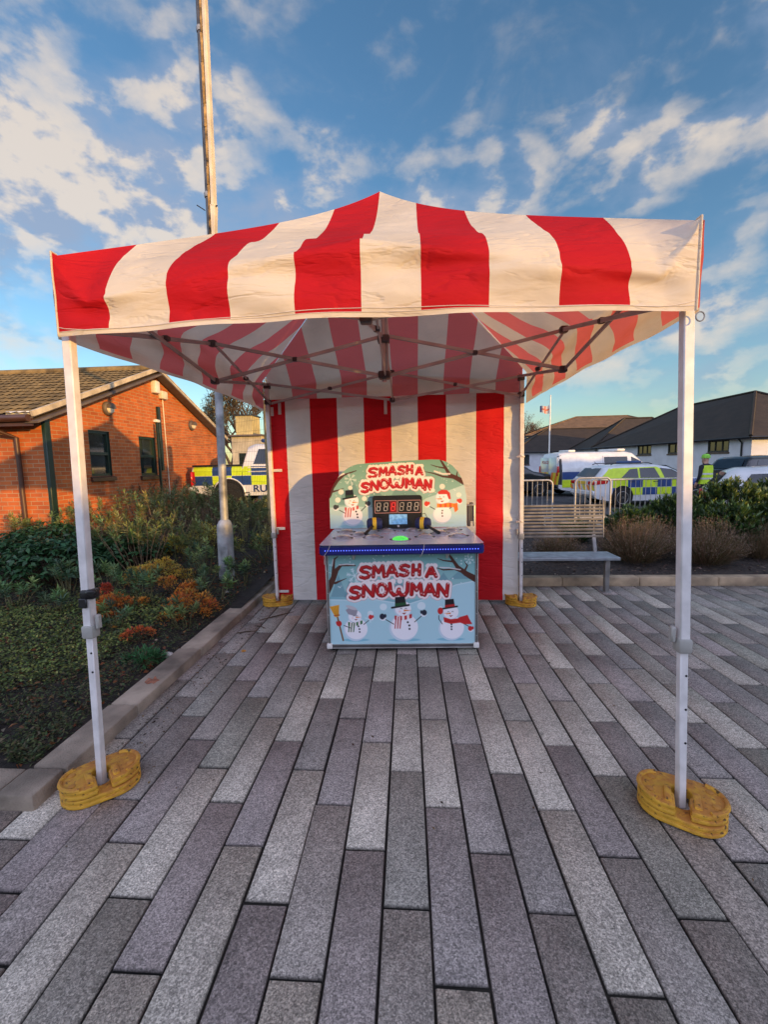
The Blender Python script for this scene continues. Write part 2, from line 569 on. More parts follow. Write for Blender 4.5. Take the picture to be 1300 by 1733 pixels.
def build_beds():
    o = grid('soil', np.linspace(-13, -.24, 130), np.linspace(-.08, 13, 140),
             lambda X, Y: soil_z(X, Y) + .05 * (vnoise(X * 3, Y * 3, 1) - .5) * np.clip((-.3 - X) * 3, .15, 1), M_soil)
    struct(o)
    o = grid('soil', np.linspace(-.6, 12, 120), np.linspace(3.86, 7.9, 50),
             lambda X, Y: .065 + .07 * (vnoise(X * 3, Y * 3, 2) - .5) * np.clip((Y - 3.86) * 3, .1, 1), M_mulch)
    struct(o)
    mb = MB()
    mb.box((-3, 19, .2), (16, 20, .6), bev=.05)
    struct(mb.build('driveway', M_asphalt))
    o = grid('soil', np.linspace(-.62, 2.8, 10), np.linspace(7.8, 9.3, 8), lambda X, Y: .05 + .4 * np.clip((Y - 7.8) / 1.4, 0, 1), M_soil)
    struct(o)

    def hz(X, Y):  # unseen ridges added behind the camera, shaped to shade the paving and parked cars
        a = np.exp(-((Y + 17) / 2.2) ** 4) * (4.66 + .5 * (vnoise(X * .9, X * 0, 4) - .5)) * np.clip((X - 4) / 1.5, 0, 1)
        b = np.exp(-((Y + 5.5) / 2.0) ** 4) * (6.2 + .8 * (vnoise(X * .6, X * 0, 9) - .5)) * np.clip((X - 25.3) / .8, 0, 1)
        return np.maximum(a, b) - .08
    struct(grid('shade_ridges', np.linspace(0, 85, 420), np.linspace(-24, -1, 70), hz, M_shade_ridge))


build_beds()


# ------------------------------------------------------------------ the brick building
def brick_material(name, c1, c2, mortar, bw=.225, bh=.075):
    M = bpy.data.materials.new(name); M.use_nodes = True
    nt = M.node_tree; nd, lk = nt.nodes, nt.links
    p = nd['Principled BSDF']; p.inputs['Roughness'].default_value = .85
    uv = nd.new('ShaderNodeTexCoord')
    b = nd.new('ShaderNodeTexBrick')
    b.inputs['Scale'].default_value = 1.0
    b.inputs['Brick Width'].default_value = bw; b.inputs['Row Height'].default_value = bh
    b.inputs['Mortar Size'].default_value = .0065; b.inputs['Mortar Smooth'].default_value = .2
    b.inputs['Color1'].default_value = (*c1, 1); b.inputs['Color2'].default_value = (*c2, 1); b.inputs['Mortar'].default_value = (*mortar, 1)
    b.inputs['Bias'].default_value = -.1
    lk.new(uv.outputs['UV'], b.inputs['Vector'])
    n = nd.new('ShaderNodeTexNoise'); n.inputs['Scale'].default_value = 2.5; n.inputs['Detail'].default_value = 6
    lk.new(uv.outputs['Object'], n.inputs['Vector'])
    mr = nd.new('ShaderNodeMapRange')
    for k, v in zip(('From Min', 'From Max', 'To Min', 'To Max'), (.3, .7, .8, 1.15)): mr.inputs[k].default_value = v
    lk.new(n.outputs['Fac'], mr.inputs['Value'])
    hs = nd.new('ShaderNodeHueSaturation'); lk.new(b.outputs['Color'], hs.inputs['Color']); lk.new(mr.outputs[0], hs.inputs['Value'])
    lk.new(hs.outputs[0], p.inputs['Base Color'])
    bp = nd.new('ShaderNodeBump'); bp.inputs['Strength'].default_value = .6; bp.inputs['Distance'].default_value = .008
    bp.invert = True
    lk.new(b.outputs['Fac'], bp.inputs['Height']); lk.new(bp.outputs[0], p.inputs['Normal'])
    return M


M_brick = brick_material('red_brick', (.53, .130, .026), (.37, .080, .018), (.42, .26, .13))
M_tile = mat('mossy_tile', (.225, .150, .055), .9, var=.3, scale=3.5, bump=.4, bscale=40)
M_barge = mat('barge_paint', (.13, .10, .085), .6, var=.15)
M_verge = mat('verge_mortar', (.52, .44, .33), .85, var=.15)
M_brown = mat('brown_plastic', (.075, .032, .02), .4, var=.1)
M_dkgreen = mat('dark_green_paint', (.012, .03, .022), .4, var=.15)
M_white = mat('white_plastic', (.74, .72, .68), .45, var=.06)
M_cream = mat('cream_plastic', (.68, .60, .46), .5, var=.08)
M_grey = mat('grey_metal', (.26, .27, .28), .45, metal=.6, var=.12)
M_dark = mat('dark_metal', (.03, .03, .032), .45, metal=.3, var=.2)
M_black = mat('black_plastic', (.012, .012, .013), .4, var=.2)


def glass_mat(name, c, rough=.06):
    if name in MATS: return MATS[name]
    return mat(name, c, rough, var=.25, scale=2.0, spec=.7)


M_glass = glass_mat('window_glass', (.02, .03, .028))
M_glassblue = glass_mat('car_glass', (.018, .024, .03))


def wall_with_holes(mb, u0, u1, z0, z1, holes, P):
    """rectangular wall in (u,z), P maps (u,z) to a point; holes = (u0,u1,z0,z1)"""
    us = sorted({u0, u1, *[h[0] for h in holes], *[h[1] for h in holes]})
    zs = sorted({z0, z1, *[h[2] for h in holes], *[h[3] for h in holes]})
    for a, b in zip(us, us[1:]):
        for c, d in zip(zs, zs[1:]):
            cu, cz = (a + b) / 2, (c + d) / 2
            if any(h[0] < cu < h[1] and h[2] < cz < h[3] for h in holes): continue
            mb.quad(P(a, c), P(b, c), P(b, d), P(a, d), uv=[(a, c), (b, c), (b, d), (a, d)])


def window(root, P, u0, u1, z0, z1, frame_mat, bars_v=0, bars_h=1, depth=.09, sill=True, fw=.055, name='window'):
    """frame, pane and sill; P(u,z,out) gives a point 'out' metres in front of the wall"""
    mb = MB()
    def bar(a, b, c, d, o0=-depth, o1=-depth + .06):
        p = [P(a, c, o0), P(b, c, o0), P(b, d, o0), P(a, d, o0), P(a, c, o1), P(b, c, o1), P(b, d, o1), P(a, d, o1)]
        mb.add(p, [[0, 3, 2, 1], [4, 5, 6, 7], [0, 1, 5, 4], [1, 2, 6, 5], [2, 3, 7, 6], [3, 0, 4, 7]])
    bar(u0, u0 + fw, z0, z1); bar(u1 - fw, u1, z0, z1)
    bar(u0 + fw, u1 - fw, z0, z0 + fw); bar(u0 + fw, u1 - fw, z1 - fw, z1)
    for i in range(bars_h):
        zc = z0 + (z1 - z0) * (i + 1) / (bars_h + 1); bar(u0 + fw, u1 - fw, zc - .03, zc + .03, -depth + .002, -depth + .066)
    for i in range(bars_v):
        uc = u0 + (u1 - u0) * (i + 1) / (bars_v + 1); bar(uc - .03, uc + .03, z0 + fw, z1 - fw, -depth + .003, -depth + .062)
    # reveals
    f = mb.build(name, frame_mat, root, world=True, smooth=False)
    g = MB(); g.quad(P(u0 + fw * .5, z0 + fw * .5, -depth + .02), P(u1 - fw * .5, z0 + fw * .5, -depth + .02), P(u1 - fw * .5, z1 - fw * .5, -depth + .02), P(u0 + fw * .5, z1 - fw * .5, -depth + .02))
    g.build('pane', M_glass, f, world=True, smooth=False)
    r = MB()
    for (a, c, b, d) in ((u0, z0, u0, z1), (u1, z1, u1, z0), (u0, z1, u1, z1), (u1, z0, u0, z0)):
        r.quad(P(a, c, 0), P(b, d, 0), P(b, d, -depth - .01), P(a, c, -depth - .01))
    r.build('reveal', frame_mat, f, world=True, smooth=False)
    if sill:
        s = MB()
        q = [P(u0 - .05, z0 - .10, .002), P(u1 + .05, z0 - .10, .002), P(u1 + .05, z0 - .003, .002), P(u0 - .05, z0 - .003, .002),
             P(u0 - .05, z0 - .10, .06), P(u1 + .05, z0 - .10, .06), P(u1 + .05, z0 - .025, .06), P(u0 - .05, z0 - .025, .06)]
        s.add(q, [[0, 3, 2, 1], [4, 5, 6, 7], [0, 1, 5, 4], [1, 2, 6, 5], [2, 3, 7, 6], [3, 0, 4, 7]])
        s.build('sill', M_brown, f, world=True, smooth=False)
    return f


def pantile_roof(root, x0, x1, ye, ze, yr, zr):
    """front slope: courses with a lap and rolling tiles"""
    L = math.hypot(yr - ye, zr - ze); nc = int(L / .30)
    xs = np.arange(x0, x1 + .001, .0375)
    dy, dz = (yr - ye) / L, (zr - ze) / L
    V = []; F = []
    nx = len(xs)
    wave = .013 * np.maximum(-.4, np.sin(xs / .15 * 2 * math.pi)) + .01 * vnoise(xs * 2, xs * 0)
    for c in range(nc + 1):
        for e, s in ((0, c * .30), (1, min(c * .30 + .33, L + .02))):
            h = wave + (.024 if e == 0 else .006) + .006 * (vnoise(xs * 3.3 + c * 7, xs * 0 + c) - .5)
            V.append(np.stack([xs, ye + dy * s - dz * h, ze + dz * s + dy * h], -1))
        for i in range(nx - 1):
            a = (c * 2) * nx + i; F.append([a, a + 1, a + 1 + nx, a + nx])
    V = np.concatenate(V)
    return npmesh('roof', V, F, M_tile, root, smooth=True, off=root.location, angle=60)


def bulkhead_light(root, P, u, z):
    mb = MB(); c = Vector(P(u, z, .05)); nrm = Vector(P(u, z, 1)) - Vector(P(u, z, 0))
    rot = nrm.to_track_quat('Z', 'Y').to_matrix()
    mb.lathe([(.145, -.045), (.15, -.01), (.135, .02), (.11, .035)], c, 28, rot=rot)
    o = mb.build('bulkhead_light', M_barge, root, world=True)
    g = MB(); g.lathe([(.108, .0), (.10, .03), (.07, .05), (.0, .055)], c + nrm * .034, 24, rot=rot)
    g.build('lens', M_cream, o, world=True)
    h = MB(); pts = []
    for a in np.linspace(0, math.pi, 13): pts.append((.112 * math.cos(a), .112 * math.sin(a)))
    u3 = Vector(P(u + 1, z, 0)) - Vector(P(u, z, 0))
    Mx = Matrix((u3, Vector((0, 0, 1)), nrm)).transposed().to_4x4(); Mx.translation = c
    h.prism(pts, .03, .10, 'z', M=Mx); h.build('eyelid_cover', M_barge, o, world=True)


def build_brick_building():
    X = -4.8
    root = thing('brick_building', (X, 8.8, .3), 'red brick bungalow with a brown tiled gable roof, left of the striped tent', 'building')
    G = lambda u, z, out=0: (X + out, u, z)
    w1, w2 = (6.41, 7.03, 1.53, 2.47), (8.05, 8.72, 1.50, 2.44)
    ya, yb, ze, yr, zr = 5.29, 12.3, 2.66, 8.8, 4.02
    mb = MB()
    wall_with_holes(mb, ya, yb, 0, ze, [w1, w2], lambda u, z: G(u, z))
    tri = [(ya, ze), (yb, ze), (yr, zr)]
    mb.add([G(*t) for t in tri], [[0, 1, 2]], 0, [tri])
    mb.build('wall', M_brick, root, world=True, smooth=False)
    mb = MB()
    wall_with_holes(mb, 0, 10, 0, ze, [], lambda u, z: (X - u, ya, z))
    mb.build('wall', M_brick, root, world=True, smooth=False)
    mb = MB(); wall_with_holes(mb, 0, 10, 0, ze, [], lambda u, z: (X - u, yb, z)); mb.build('wall', M_brick, root, world=True, smooth=False)
    window(root, G, *w1, M_dkgreen); window(root, G, *w2, M_dkgreen)
    # dark green cover strip beside the second window, corner strip
    mb = MB(); mb.box((X + .04, 8.90, 2.42), (.07, .10, 1.62), bev=.01); mb.build('service_duct', M_dkgreen, root, world=True)
    mb = MB(); mb.box((X + .035, ya + .06, 1.35), (.07, .13, 2.5), bev=.01); mb.build('corner_trim', M_dkgreen, root, world=True)
    # roof
    se = (zr - ze) / (yr - ya)
    ye = ya - .38; zee = ze - .38 * se + .10
    pantile_roof(root, X - 10, X + .22, ye, zee, yr, zr + .12)
    mb = MB(); mb.quad((X - 10, yr, zr + .14), (X + .22, yr, zr + .14), (X + .22, yb + .38, zee + .02), (X - 10, yb + .38, zee + .02))
    mb.build('roof', M_tile, root, world=True, smooth=False)
    mb = MB()
    for i in range(23): mb.tube([(X + .22 - i * .45, yr, zr + .13), (X + .22 - i * .45 - .445, yr, zr + .13)], .10, 10)
    mb.build('ridge_tiles', M_tile, root, world=True)
    for (y0, z0) in ((ye, zee), (yb + .38, zee)):
        mb = MB(); mb.beam((X + .17, y0, z0 - .13), (X + .17, yr, zr - .01), .035, .23, up=(1, 0, 0)); mb.build('barge_board', M_barge, root, world=True)
        mb = MB(); mb.beam((X + .19, y0, z0 + .008), (X + .19, yr, zr + .128), .09, .045, up=(1, 0, 0)); mb.build('verge', M_verge, root, world=True)
        mb = MB(); mb.beam((X + .085, y0, z0 - .06), (X + .085, yr, zr + .06), .16, .02, up=(0, 0, 1)); mb.build('soffit', M_barge, root, world=True)
    # eaves: fascia, gutter, downpipe
    mb = MB(); mb.box((X - 4.9, ye + .05, zee - .10), (10.1, .03, .17)); mb.build('fascia', M_brown, root, world=True)
    mb = MB(); mb.tube([(X - 10, ye - .03, zee - .06), (X + .15, ye - .03, zee - .06)], .062, 12); mb.build('gutter', M_brown, root, world=True)
    mb = MB(); mb.tube([(-5.36, ye - .02, zee - .1), (-5.36, ye + .02, zee - .22), (-5.22, ya - .07, zee - .36), (-5.22, ya - .06, .3)], .04, 10)
    mb.build('downpipe', M_brown, root, world=True)
    mb = MB(); mb.box((X - .06, ye + .06, zee + .03), (.5, .05, .06), bev=.01); mb.build('eave_cap', M_white, root, world=True)
    bulkhead_light(root, G, 7.02, 2.96); bulkhead_light(root, G, 10.6, 2.90)
    mb = MB(); mb.box((X + .07, 8.80, 3.70), (.14, .20, .30), bev=.02, seg=2); mb.build('alarm_box', M_white, root, world=True)
    mb = MB(); mb.box((X + .06, 9.14, 3.55), (.12, .26, .20), bev=.02, seg=2); mb.build('alarm_box', M_cream, root, world=True)
    mb = MB(); mb.box((X + .05, 8.78, 2.86), (.1, .16, .07), bev=.01); mb.build('junction_box', M_white, root, world=True)
    mb = MB(); mb.tube([(X + .02, 9.17, 3.46), (X + .02, 9.18, 2.4), (X + .02, 9.20, .6)], .014, 6); mb.build('cable', M_cream, root, world=True)


build_brick_building()


# ------------------------------------------------------------------ white building with dark roofs
def slate_material(name, c):
    M = bpy.data.materials.new(name); M.use_nodes = True
    nt = M.node_tree; nd, lk = nt.nodes, nt.links
    p = nd['Principled BSDF']; p.inputs['Roughness'].default_value = .7
    tc = nd.new('ShaderNodeTexCoord')
    w = nd.new('ShaderNodeTexWave'); w.bands_direction = 'Z'; w.wave_profile = 'SAW'
    w.inputs['Scale'].default_value = 1.05; w.inputs['Distortion'].default_value = .3; w.inputs['Detail'].default_value = 2; w.inputs['Detail Scale'].default_value = 8
    lk.new(tc.outputs['Object'], w.inputs['Vector'])
    n = nd.new('ShaderNodeTexNoise'); n.inputs['Scale'].default_value = 1.6; n.inputs['Detail'].default_value = 7
    lk.new(tc.outputs['Object'], n.inputs['Vector'])
    mx = nd.new('ShaderNodeMix'); mx.data_type = 'RGBA'
    mx.inputs['A'].default_value = (*[x * .4 for x in c], 1); mx.inputs['B'].default_value = (*[x * 1.7 for x in c], 1)
    lk.new(n.outputs['Fac'], mx.inputs['Factor'])
    lk.new(mx.outputs['Result'], p.inputs['Base Color'])
    b = nd.new('ShaderNodeBump'); b.inputs['Strength'].default_value = 1.0; b.inputs['Distance'].default_value = .14
    lk.new(w.outputs['Fac'], b.inputs['Height']); lk.new(b.outputs[0], p.inputs['Normal'])
    return M


M_slate = slate_material('dark_roof_tile', (.030, .020, .013))
M_slatebrown = slate_material('brown_roof_tile', (.14, .085, .045))
M_render_w = mat('white_render', (.62, .63, .66), .9, var=.06, scale=1.5, bump=.15, bscale=30)
M_dkwin = mat('dark_window_frame', (.018, .014, .012), .5, var=.1)


def hip_house(name, label, cor, eave, r0, r1, roofm, over=.4, wins=(), pipes=()):
    cx = sum(c[0] for c in cor) / 4; cy = sum(c[1] for c in cor) / 4
    root = thing(name, (cx, cy, 0), label, 'building')
    holes = {}
    for (side, a, b, z0, z1, nv) in wins: holes.setdefault(side, []).append((a, b, z0, z1, nv))
    for i in range(4):
        a, b = Vector((*cor[i], 0)), Vector((*cor[(i + 1) % 4], 0)); d = (b - a); L = d.length; d.normalize()
        nrm = Vector((d.y, -d.x, 0))
        P = lambda u, z, out=0, a=a, d=d, nrm=nrm: tuple(a + d * u + nrm * out + Vector((0, 0, z)))
        mb = MB(); hs = holes.get(i, [])
        wall_with_holes(mb, 0, L, -.05, eave, [h[:4] for h in hs], P)
        mb.build('wall', M_render_w, root, world=True, smooth=False)
        for h in hs: window(root, P, *h[:4], M_dkwin, bars_v=h[4], bars_h=0, fw=.09, depth=.08)
        for (side, u) in pipes:
            if side == i:
                p = MB(); p.tube([P(u, eave - .1, .25), P(u, eave - .3, .06), P(u, 0, .06)], .045, 8); p.build('downpipe', M_black, root, world=True)
    e = []
    cen = Vector((cx, cy, 0))
    for i in range(4):
        a = Vector((*cor[i], 0)); n1 = (Vector((*cor[i - 1], 0)) - a).normalized(); n2 = (Vector((*cor[(i + 1) % 4], 0)) - a).normalized()
        e.append(a - n1 * over - n2 * over + Vector((0, 0, eave)))
    r0, r1 = Vector(r0), Vector(r1)
    # corner order: 0,1 at the r0 end ... faces listed so that sides 0-1 and 2-3 are hips
    mb = MB(); mb.add([e[0], e[1], e[2], e[3], r0, r1], [[0, 1, 4], [1, 2, 5, 4], [2, 3, 5], [3, 0, 4, 5], [3, 2, 1, 0]])
    rf = mb.build('roof', roofm, root, world=True, smooth=False)
    mb = MB()
    for (p, q) in ((e[0], r0), (e[1], r0), (e[2], r1), (e[3], r1), (r0, r1)): mb.tube([p + Vector((0, 0, .03)), q + Vector((0, 0, .03))], .09, 6)
    mb.build('ridge_tiles', roofm, rf, world=True)
    mb = MB()
    for i in range(4): mb.tube([e[i] + Vector((0, 0, -.05)), e[(i + 1) % 4] + Vector((0, 0, -.05))], .07, 6)
    mb.build('gutter', M_black, root, world=True)
    return root


hip_house('white_building', 'long white rendered building with a tall dark tiled roof at the right edge', [(20, 23), (28, 23), (28, 40), (18.8, 40)],
          2.7, (24, 28.5, 5.77), (24, 36.5, 5.77), M_slate, wins=[(3, 6.45, 8.2, 1.92, 2.62, 2), (3, 10.1, 11.5, 1.92, 2.62, 1), (3, 13.85, 15.5, 1.92, 2.62, 2), (0, 1.2, 2.4, 1.3, 2.3, 1)], pipes=[(3, 16.45)])
hip_house('white_building', 'white building with a dark hipped roof between the tall roof and the low roofs', [(19.0, 46.5), (19, 41), (29, 41), (29, 46.5)],
          2.7, (22.9, 43.75, 5.6), (25.5, 43.75, 5.6), M_slate, wins=[(1, .8, 2.4, 1.4, 2.4, 1)])
hip_house('white_building', 'low white building with a wide black hipped roof behind the parked vans', [(13.0, 55.5), (13, 47.5), (28, 47.5), (28, 55.5)],
          2.6, (17.6, 51.5, 5.25), (25, 51.5, 5.25), M_slate, wins=[(1, .5, 1.6, 1.2, 2.3, 1), (1, 3.4, 5.2, 1.2, 2.3, 2)])
hip_house('roof_building', 'far building whose brown tiled roof catches the low sun above the dark roofs', [(17.5, 74), (17.5, 60), (40, 60), (40, 74)],
          5.0, (26.5, 67, 8.0), (34, 67, 8.0), M_slatebrown)
# ------------------------------------------------------------------ the striped gazebo
def fabric(name, c, trans=.28, rough=.75, inner=None):
    M = bpy.data.materials.new(name); M.use_nodes = True
    nt = M.node_tree; nd, lk = nt.nodes, nt.links
    p = nd['Principled BSDF']; p.inputs['Roughness'].default_value = rough
    p.inputs['Specular IOR Level'].default_value = .25
    tc = nd.new('ShaderNodeTexCoord')
    n = nd.new('ShaderNodeTexNoise'); n.inputs['Scale'].default_value = 2.2; n.inputs['Detail'].default_value = 7
    lk.new(tc.outputs['Object'], n.inputs['Vector'])
    mx = nd.new('ShaderNodeMix'); mx.data_type = 'RGBA'
    mx.inputs['A'].default_value = (*[x * .82 for x in c], 1); mx.inputs['B'].default_value = (*[min(1, x * 1.06) for x in c], 1)
    mr = nd.new('ShaderNodeMapRange'); mr.inputs['From Min'].default_value = .25; mr.inputs['From Max'].default_value = .6
    lk.new(n.outputs['Fac'], mr.inputs['Value']); lk.new(mr.outputs[0], mx.inputs['Factor'])
    if inner:      # the coated inner face of the cloth is paler
        g = nd.new('ShaderNodeNewGeometry'); m3 = nd.new('ShaderNodeMix'); m3.data_type = 'RGBA'
        m3.inputs['B'].default_value = (*inner, 1)
        lk.new(mx.outputs['Result'], m3.inputs['A']); lk.new(g.outputs['Backfacing'], m3.inputs['Factor']); mx = m3
    lk.new(mx.outputs['Result'], p.inputs['Base Color'])
    # soft crumples in the cloth and the weave
    n2 = nd.new('ShaderNodeTexNoise'); n2.inputs['Scale'].default_value = 7; n2.inputs['Detail'].default_value = 3; n2.inputs['Distortion'].default_value = .6
    mp = nd.new('ShaderNodeMapping'); mp.inputs['Scale'].default_value = (.55, .55, 1.6)
    lk.new(tc.outputs['Object'], mp.inputs['Vector']); lk.new(mp.outputs[0], n2.inputs['Vector'])
    b = nd.new('ShaderNodeBump'); b.inputs['Strength'].default_value = .45; b.inputs['Distance'].default_value = .03
    lk.new(n2.outputs['Fac'], b.inputs['Height']); lk.new(b.outputs[0], p.inputs['Normal'])
    # packing creases: thin ridges crossing the cloth
    n4 = nd.new('ShaderNodeTexNoise'); n4.inputs['Scale'].default_value = 3.1; n4.inputs['Detail'].default_value = 4; n4.inputs['Distortion'].default_value = .35
    mp4 = nd.new('ShaderNodeMapping'); mp4.inputs['Scale'].default_value = (.7, .7, 2.6); lk.new(tc.outputs['Object'], mp4.inputs['Vector']); lk.new(mp4.outputs[0], n4.inputs['Vector'])
    s4 = nd.new('ShaderNodeMath'); s4.operation = 'SUBTRACT'; s4.inputs[1].default_value = .5; lk.new(n4.outputs['Fac'], s4.inputs[0])
    a4 = nd.new('ShaderNodeMath'); a4.operation = 'ABSOLUTE'; lk.new(s4.outputs[0], a4.inputs[0])
    r4 = nd.new('ShaderNodeMapRange'); r4.inputs['From Min'].default_value = 0; r4.inputs['From Max'].default_value = .05; lk.new(a4.outputs[0], r4.inputs['Value'])
    b4 = nd.new('ShaderNodeBump'); b4.inputs['Strength'].default_value = .35; b4.inputs['Distance'].default_value = .012
    lk.new(r4.outputs[0], b4.inputs['Height']); lk.new(b.outputs[0], b4.inputs['Normal'])
    n5 = nd.new('ShaderNodeTexNoise'); n5.inputs['Scale'].default_value = 420; lk.new(tc.outputs['Object'], n5.inputs['Vector'])
    b5 = nd.new('ShaderNodeBump'); b5.inputs['Strength'].default_value = .12; b5.inputs['Distance'].default_value = .002
    lk.new(n5.outputs['Fac'], b5.inputs['Height']); lk.new(b4.outputs[0], b5.inputs['Normal']); lk.new(b5.outputs[0], p.inputs['Normal'])
    t = nd.new('ShaderNodeBsdfTranslucent'); lk.new(mx.outputs['Result'], t.inputs['Color'])
    ms = nd.new('ShaderNodeMixShader'); ms.inputs[0].default_value = trans
    lk.new(p.outputs[0], ms.inputs[1]); lk.new(t.outputs[0], ms.inputs[2])
    lk.new(ms.outputs[0], nd['Material Output'].inputs['Surface'])
    return M


M_red = fabric('red_fabric', (.60, .010, .016))
M_wht = fabric('cream_fabric', (.72, .64, .515))
M_whtwall = fabric('white_wall_fabric', (.77, .73, .68))
M_redroof = fabric('red_coated_fabric', (.58, .010, .018), .42, inner=(.66, .15, .14))
M_leg = mat('white_leg_paint', (.66, .63, .61), .4, var=.08, scale=14)
M_truss = mat('truss_steel', (.40, .37, .36), .4, metal=.5, var=.12)
M_bracket = mat('bracket_plastic', (.06, .045, .045), .5, var=.2)
M_clamp = mat('grey_clamp', (.33, .32, .29), .5, var=.12)
M_strap = mat('white_strap', (.62, .56, .52), .8, var=.1)

ZU, ZL = 2.685, 2.385
T0, T1 = 0.03, 2.97
TW = T1 - T0
X0, X1, Y0, Y1 = .030, 2.965, -.020, 2.980


def canopy(root):
    ncol = 10 * 14
    us = np.linspace(0, 1, ncol + 1)
    t = us * TW

    def Rf(n):
        s = np.clip(n / (TW / 2), 0, 1)
        return 2.70 + 1.04 * (.86 * s + .14 * s ** 4)
    kx, ky = (X1 - X0) / TW, (Y1 - Y0) / TW
    maps = {'front': lambda a, n: (X0 + a * kx, Y0 + n), 'right': lambda a, n: (X1 - n, Y0 + a * ky),
            'back': lambda a, n: (X1 - a * kx, Y1 - n), 'left': lambda a, n: (X0 + n, Y1 - a * ky)}
    u_even, t_even = us, t
    V = []; F = []; MI = []
    for si, side in enumerate(('front', 'right', 'back', 'left')):
        us, t = u_even, t_even
        if side == 'front':      # the cloth is sewn with a narrow first band
            us = np.interp(u_even, np.linspace(0, 1, 11), [0, .085, .188, .290, .396, .4995, .592, .695, .80, .904, 1]); t = us * TW
        edge = np.minimum(t, TW - t)
        amp = {'front': 1.0, 'right': .55, 'back': .5, 'left': .6}[side]
        sag = .235 * (1 - np.clip(edge / 1.47, 0, 1) ** .85) * amp + .015
        sag = sag * np.clip(edge / .16, 0, 1) ** .7
        zb = 2.313 + .030 * (1 - (2 * us - 1) ** 2) + (.002 * np.sin(us * 31 + si))
        zc = 2.70 - sag
        rows = []
        nv = 22
        zfold = 2.70 - .235 * (1 - np.clip(edge / 1.47, 0, 1) ** .85) * amp - .02
        for r in range(nv + 1):
            s = r / nv
            # first row of cells is the pale hem
            z = zb + (zc - zb) * (0.03 if False else s ** .9)
            if r == 1: z = zb + .022
            fold = .020 * np.exp(-((z - zfold) / .035) ** 2) + .012 * np.sin(t * 7.3 + z * 9 + si * 2) * np.sin(z * 14 + t * 2.1)
            fold = fold + .018 * np.sin((z - 2.3) * 21 - 5.2 * np.abs(us - .5) * 2.0 + si) * np.clip(s * 3, 0, 1) * np.clip((1 - s) * 3, 0, 1)
            fold = fold + .012 * (vnoise(t * 5 + si * 9, z * 16 + t * 1.5) - .5) + .010 * np.sin(z * 55 + 4 * vnoise(t * 3, z * 3, 5)) * (vnoise(t * 2.2, z * 4, 8) - .35)
            lim = np.clip(edge / .12, .12, 1) * np.clip((1 - s) * 5, 0, 1)
            n = -.035 - fold * lim - .012 * np.clip((zc - z) / .3, 0, 1) * np.sin(us * math.pi)
            rows.append((n, z))
        nr = 26
        nmax = edge
        for r in range(1, nr + 1):
            s = (r / nr) ** 1.35
            n = nmax * s
            dist = n
            # slack next to the eave, hips held up by the frame
            sg = sag * np.exp(-dist / .10) * (1 - s) ** .6
            z = Rf(n) - sg
            z = z + .016 * np.sin(n * 17 + t * 3.1 + si) * np.exp(-n * 2.0) * np.clip(1 - s, 0, 1) * np.clip(edge * 4, 0, 1)
            z = z + .022 * (vnoise(t * 9 + si * 5, n * 13, 6) - .5) * np.exp(-n * 2.5) * np.clip(edge * 6, 0, 1) * np.clip(s * 8, 0, 1) * (1 - s)
            z = z - .05 * np.sin(math.pi * s) * np.clip(edge / 1.2, 0, 1) * np.clip(n * 3, 0, 1)
            rows.append((n - .035 * (1 - s) * np.clip(1 - n / .1, 0, 1), z))
        base = len(V)
        W = ncol + 1
        for (n, z) in rows:
            n = np.broadcast_to(n, us.shape); z = np.broadcast_to(z, us.shape)
            x, y = maps[side](t, n)
            V += list(zip(x, y, z))
        for r in range(len(rows) - 1):
            for c in range(ncol):
                a = base + r * W + c
                F.append([a, a + 1, a + 1 + W, a + W])
                MI.append(1 if r == 0 else (c // 14) % 2)
    cn = npmesh('canopy', V, F, [M_redroof, M_wht], root, smooth=True, off=root.location, midx=MI, angle=70)
    # stitched tape down each hip of the front, and along the front hem
    W = ncol + 1; nrows = len(rows)
    for side0, c in ((0, 0), (0, ncol)):
        pts = [Vector(V[r * W + c]) for r in range(0, nrows)]
        mb = MB(); mb.tube([q + Vector((0, -.002, .002)) for q in pts], .0045, 6); mb.build('seam_tape', M_wht, cn, world=True)
    for zrow in (1, 2):
        pts = [Vector(V[zrow * W + c]) + Vector((0, -.0015, 0)) for c in range(0, W, 2)]
        mb = MB(); mb.tube(pts, .0016, 4); mb.build('hem_stitching', M_strap, cn, world=True)
    return cn


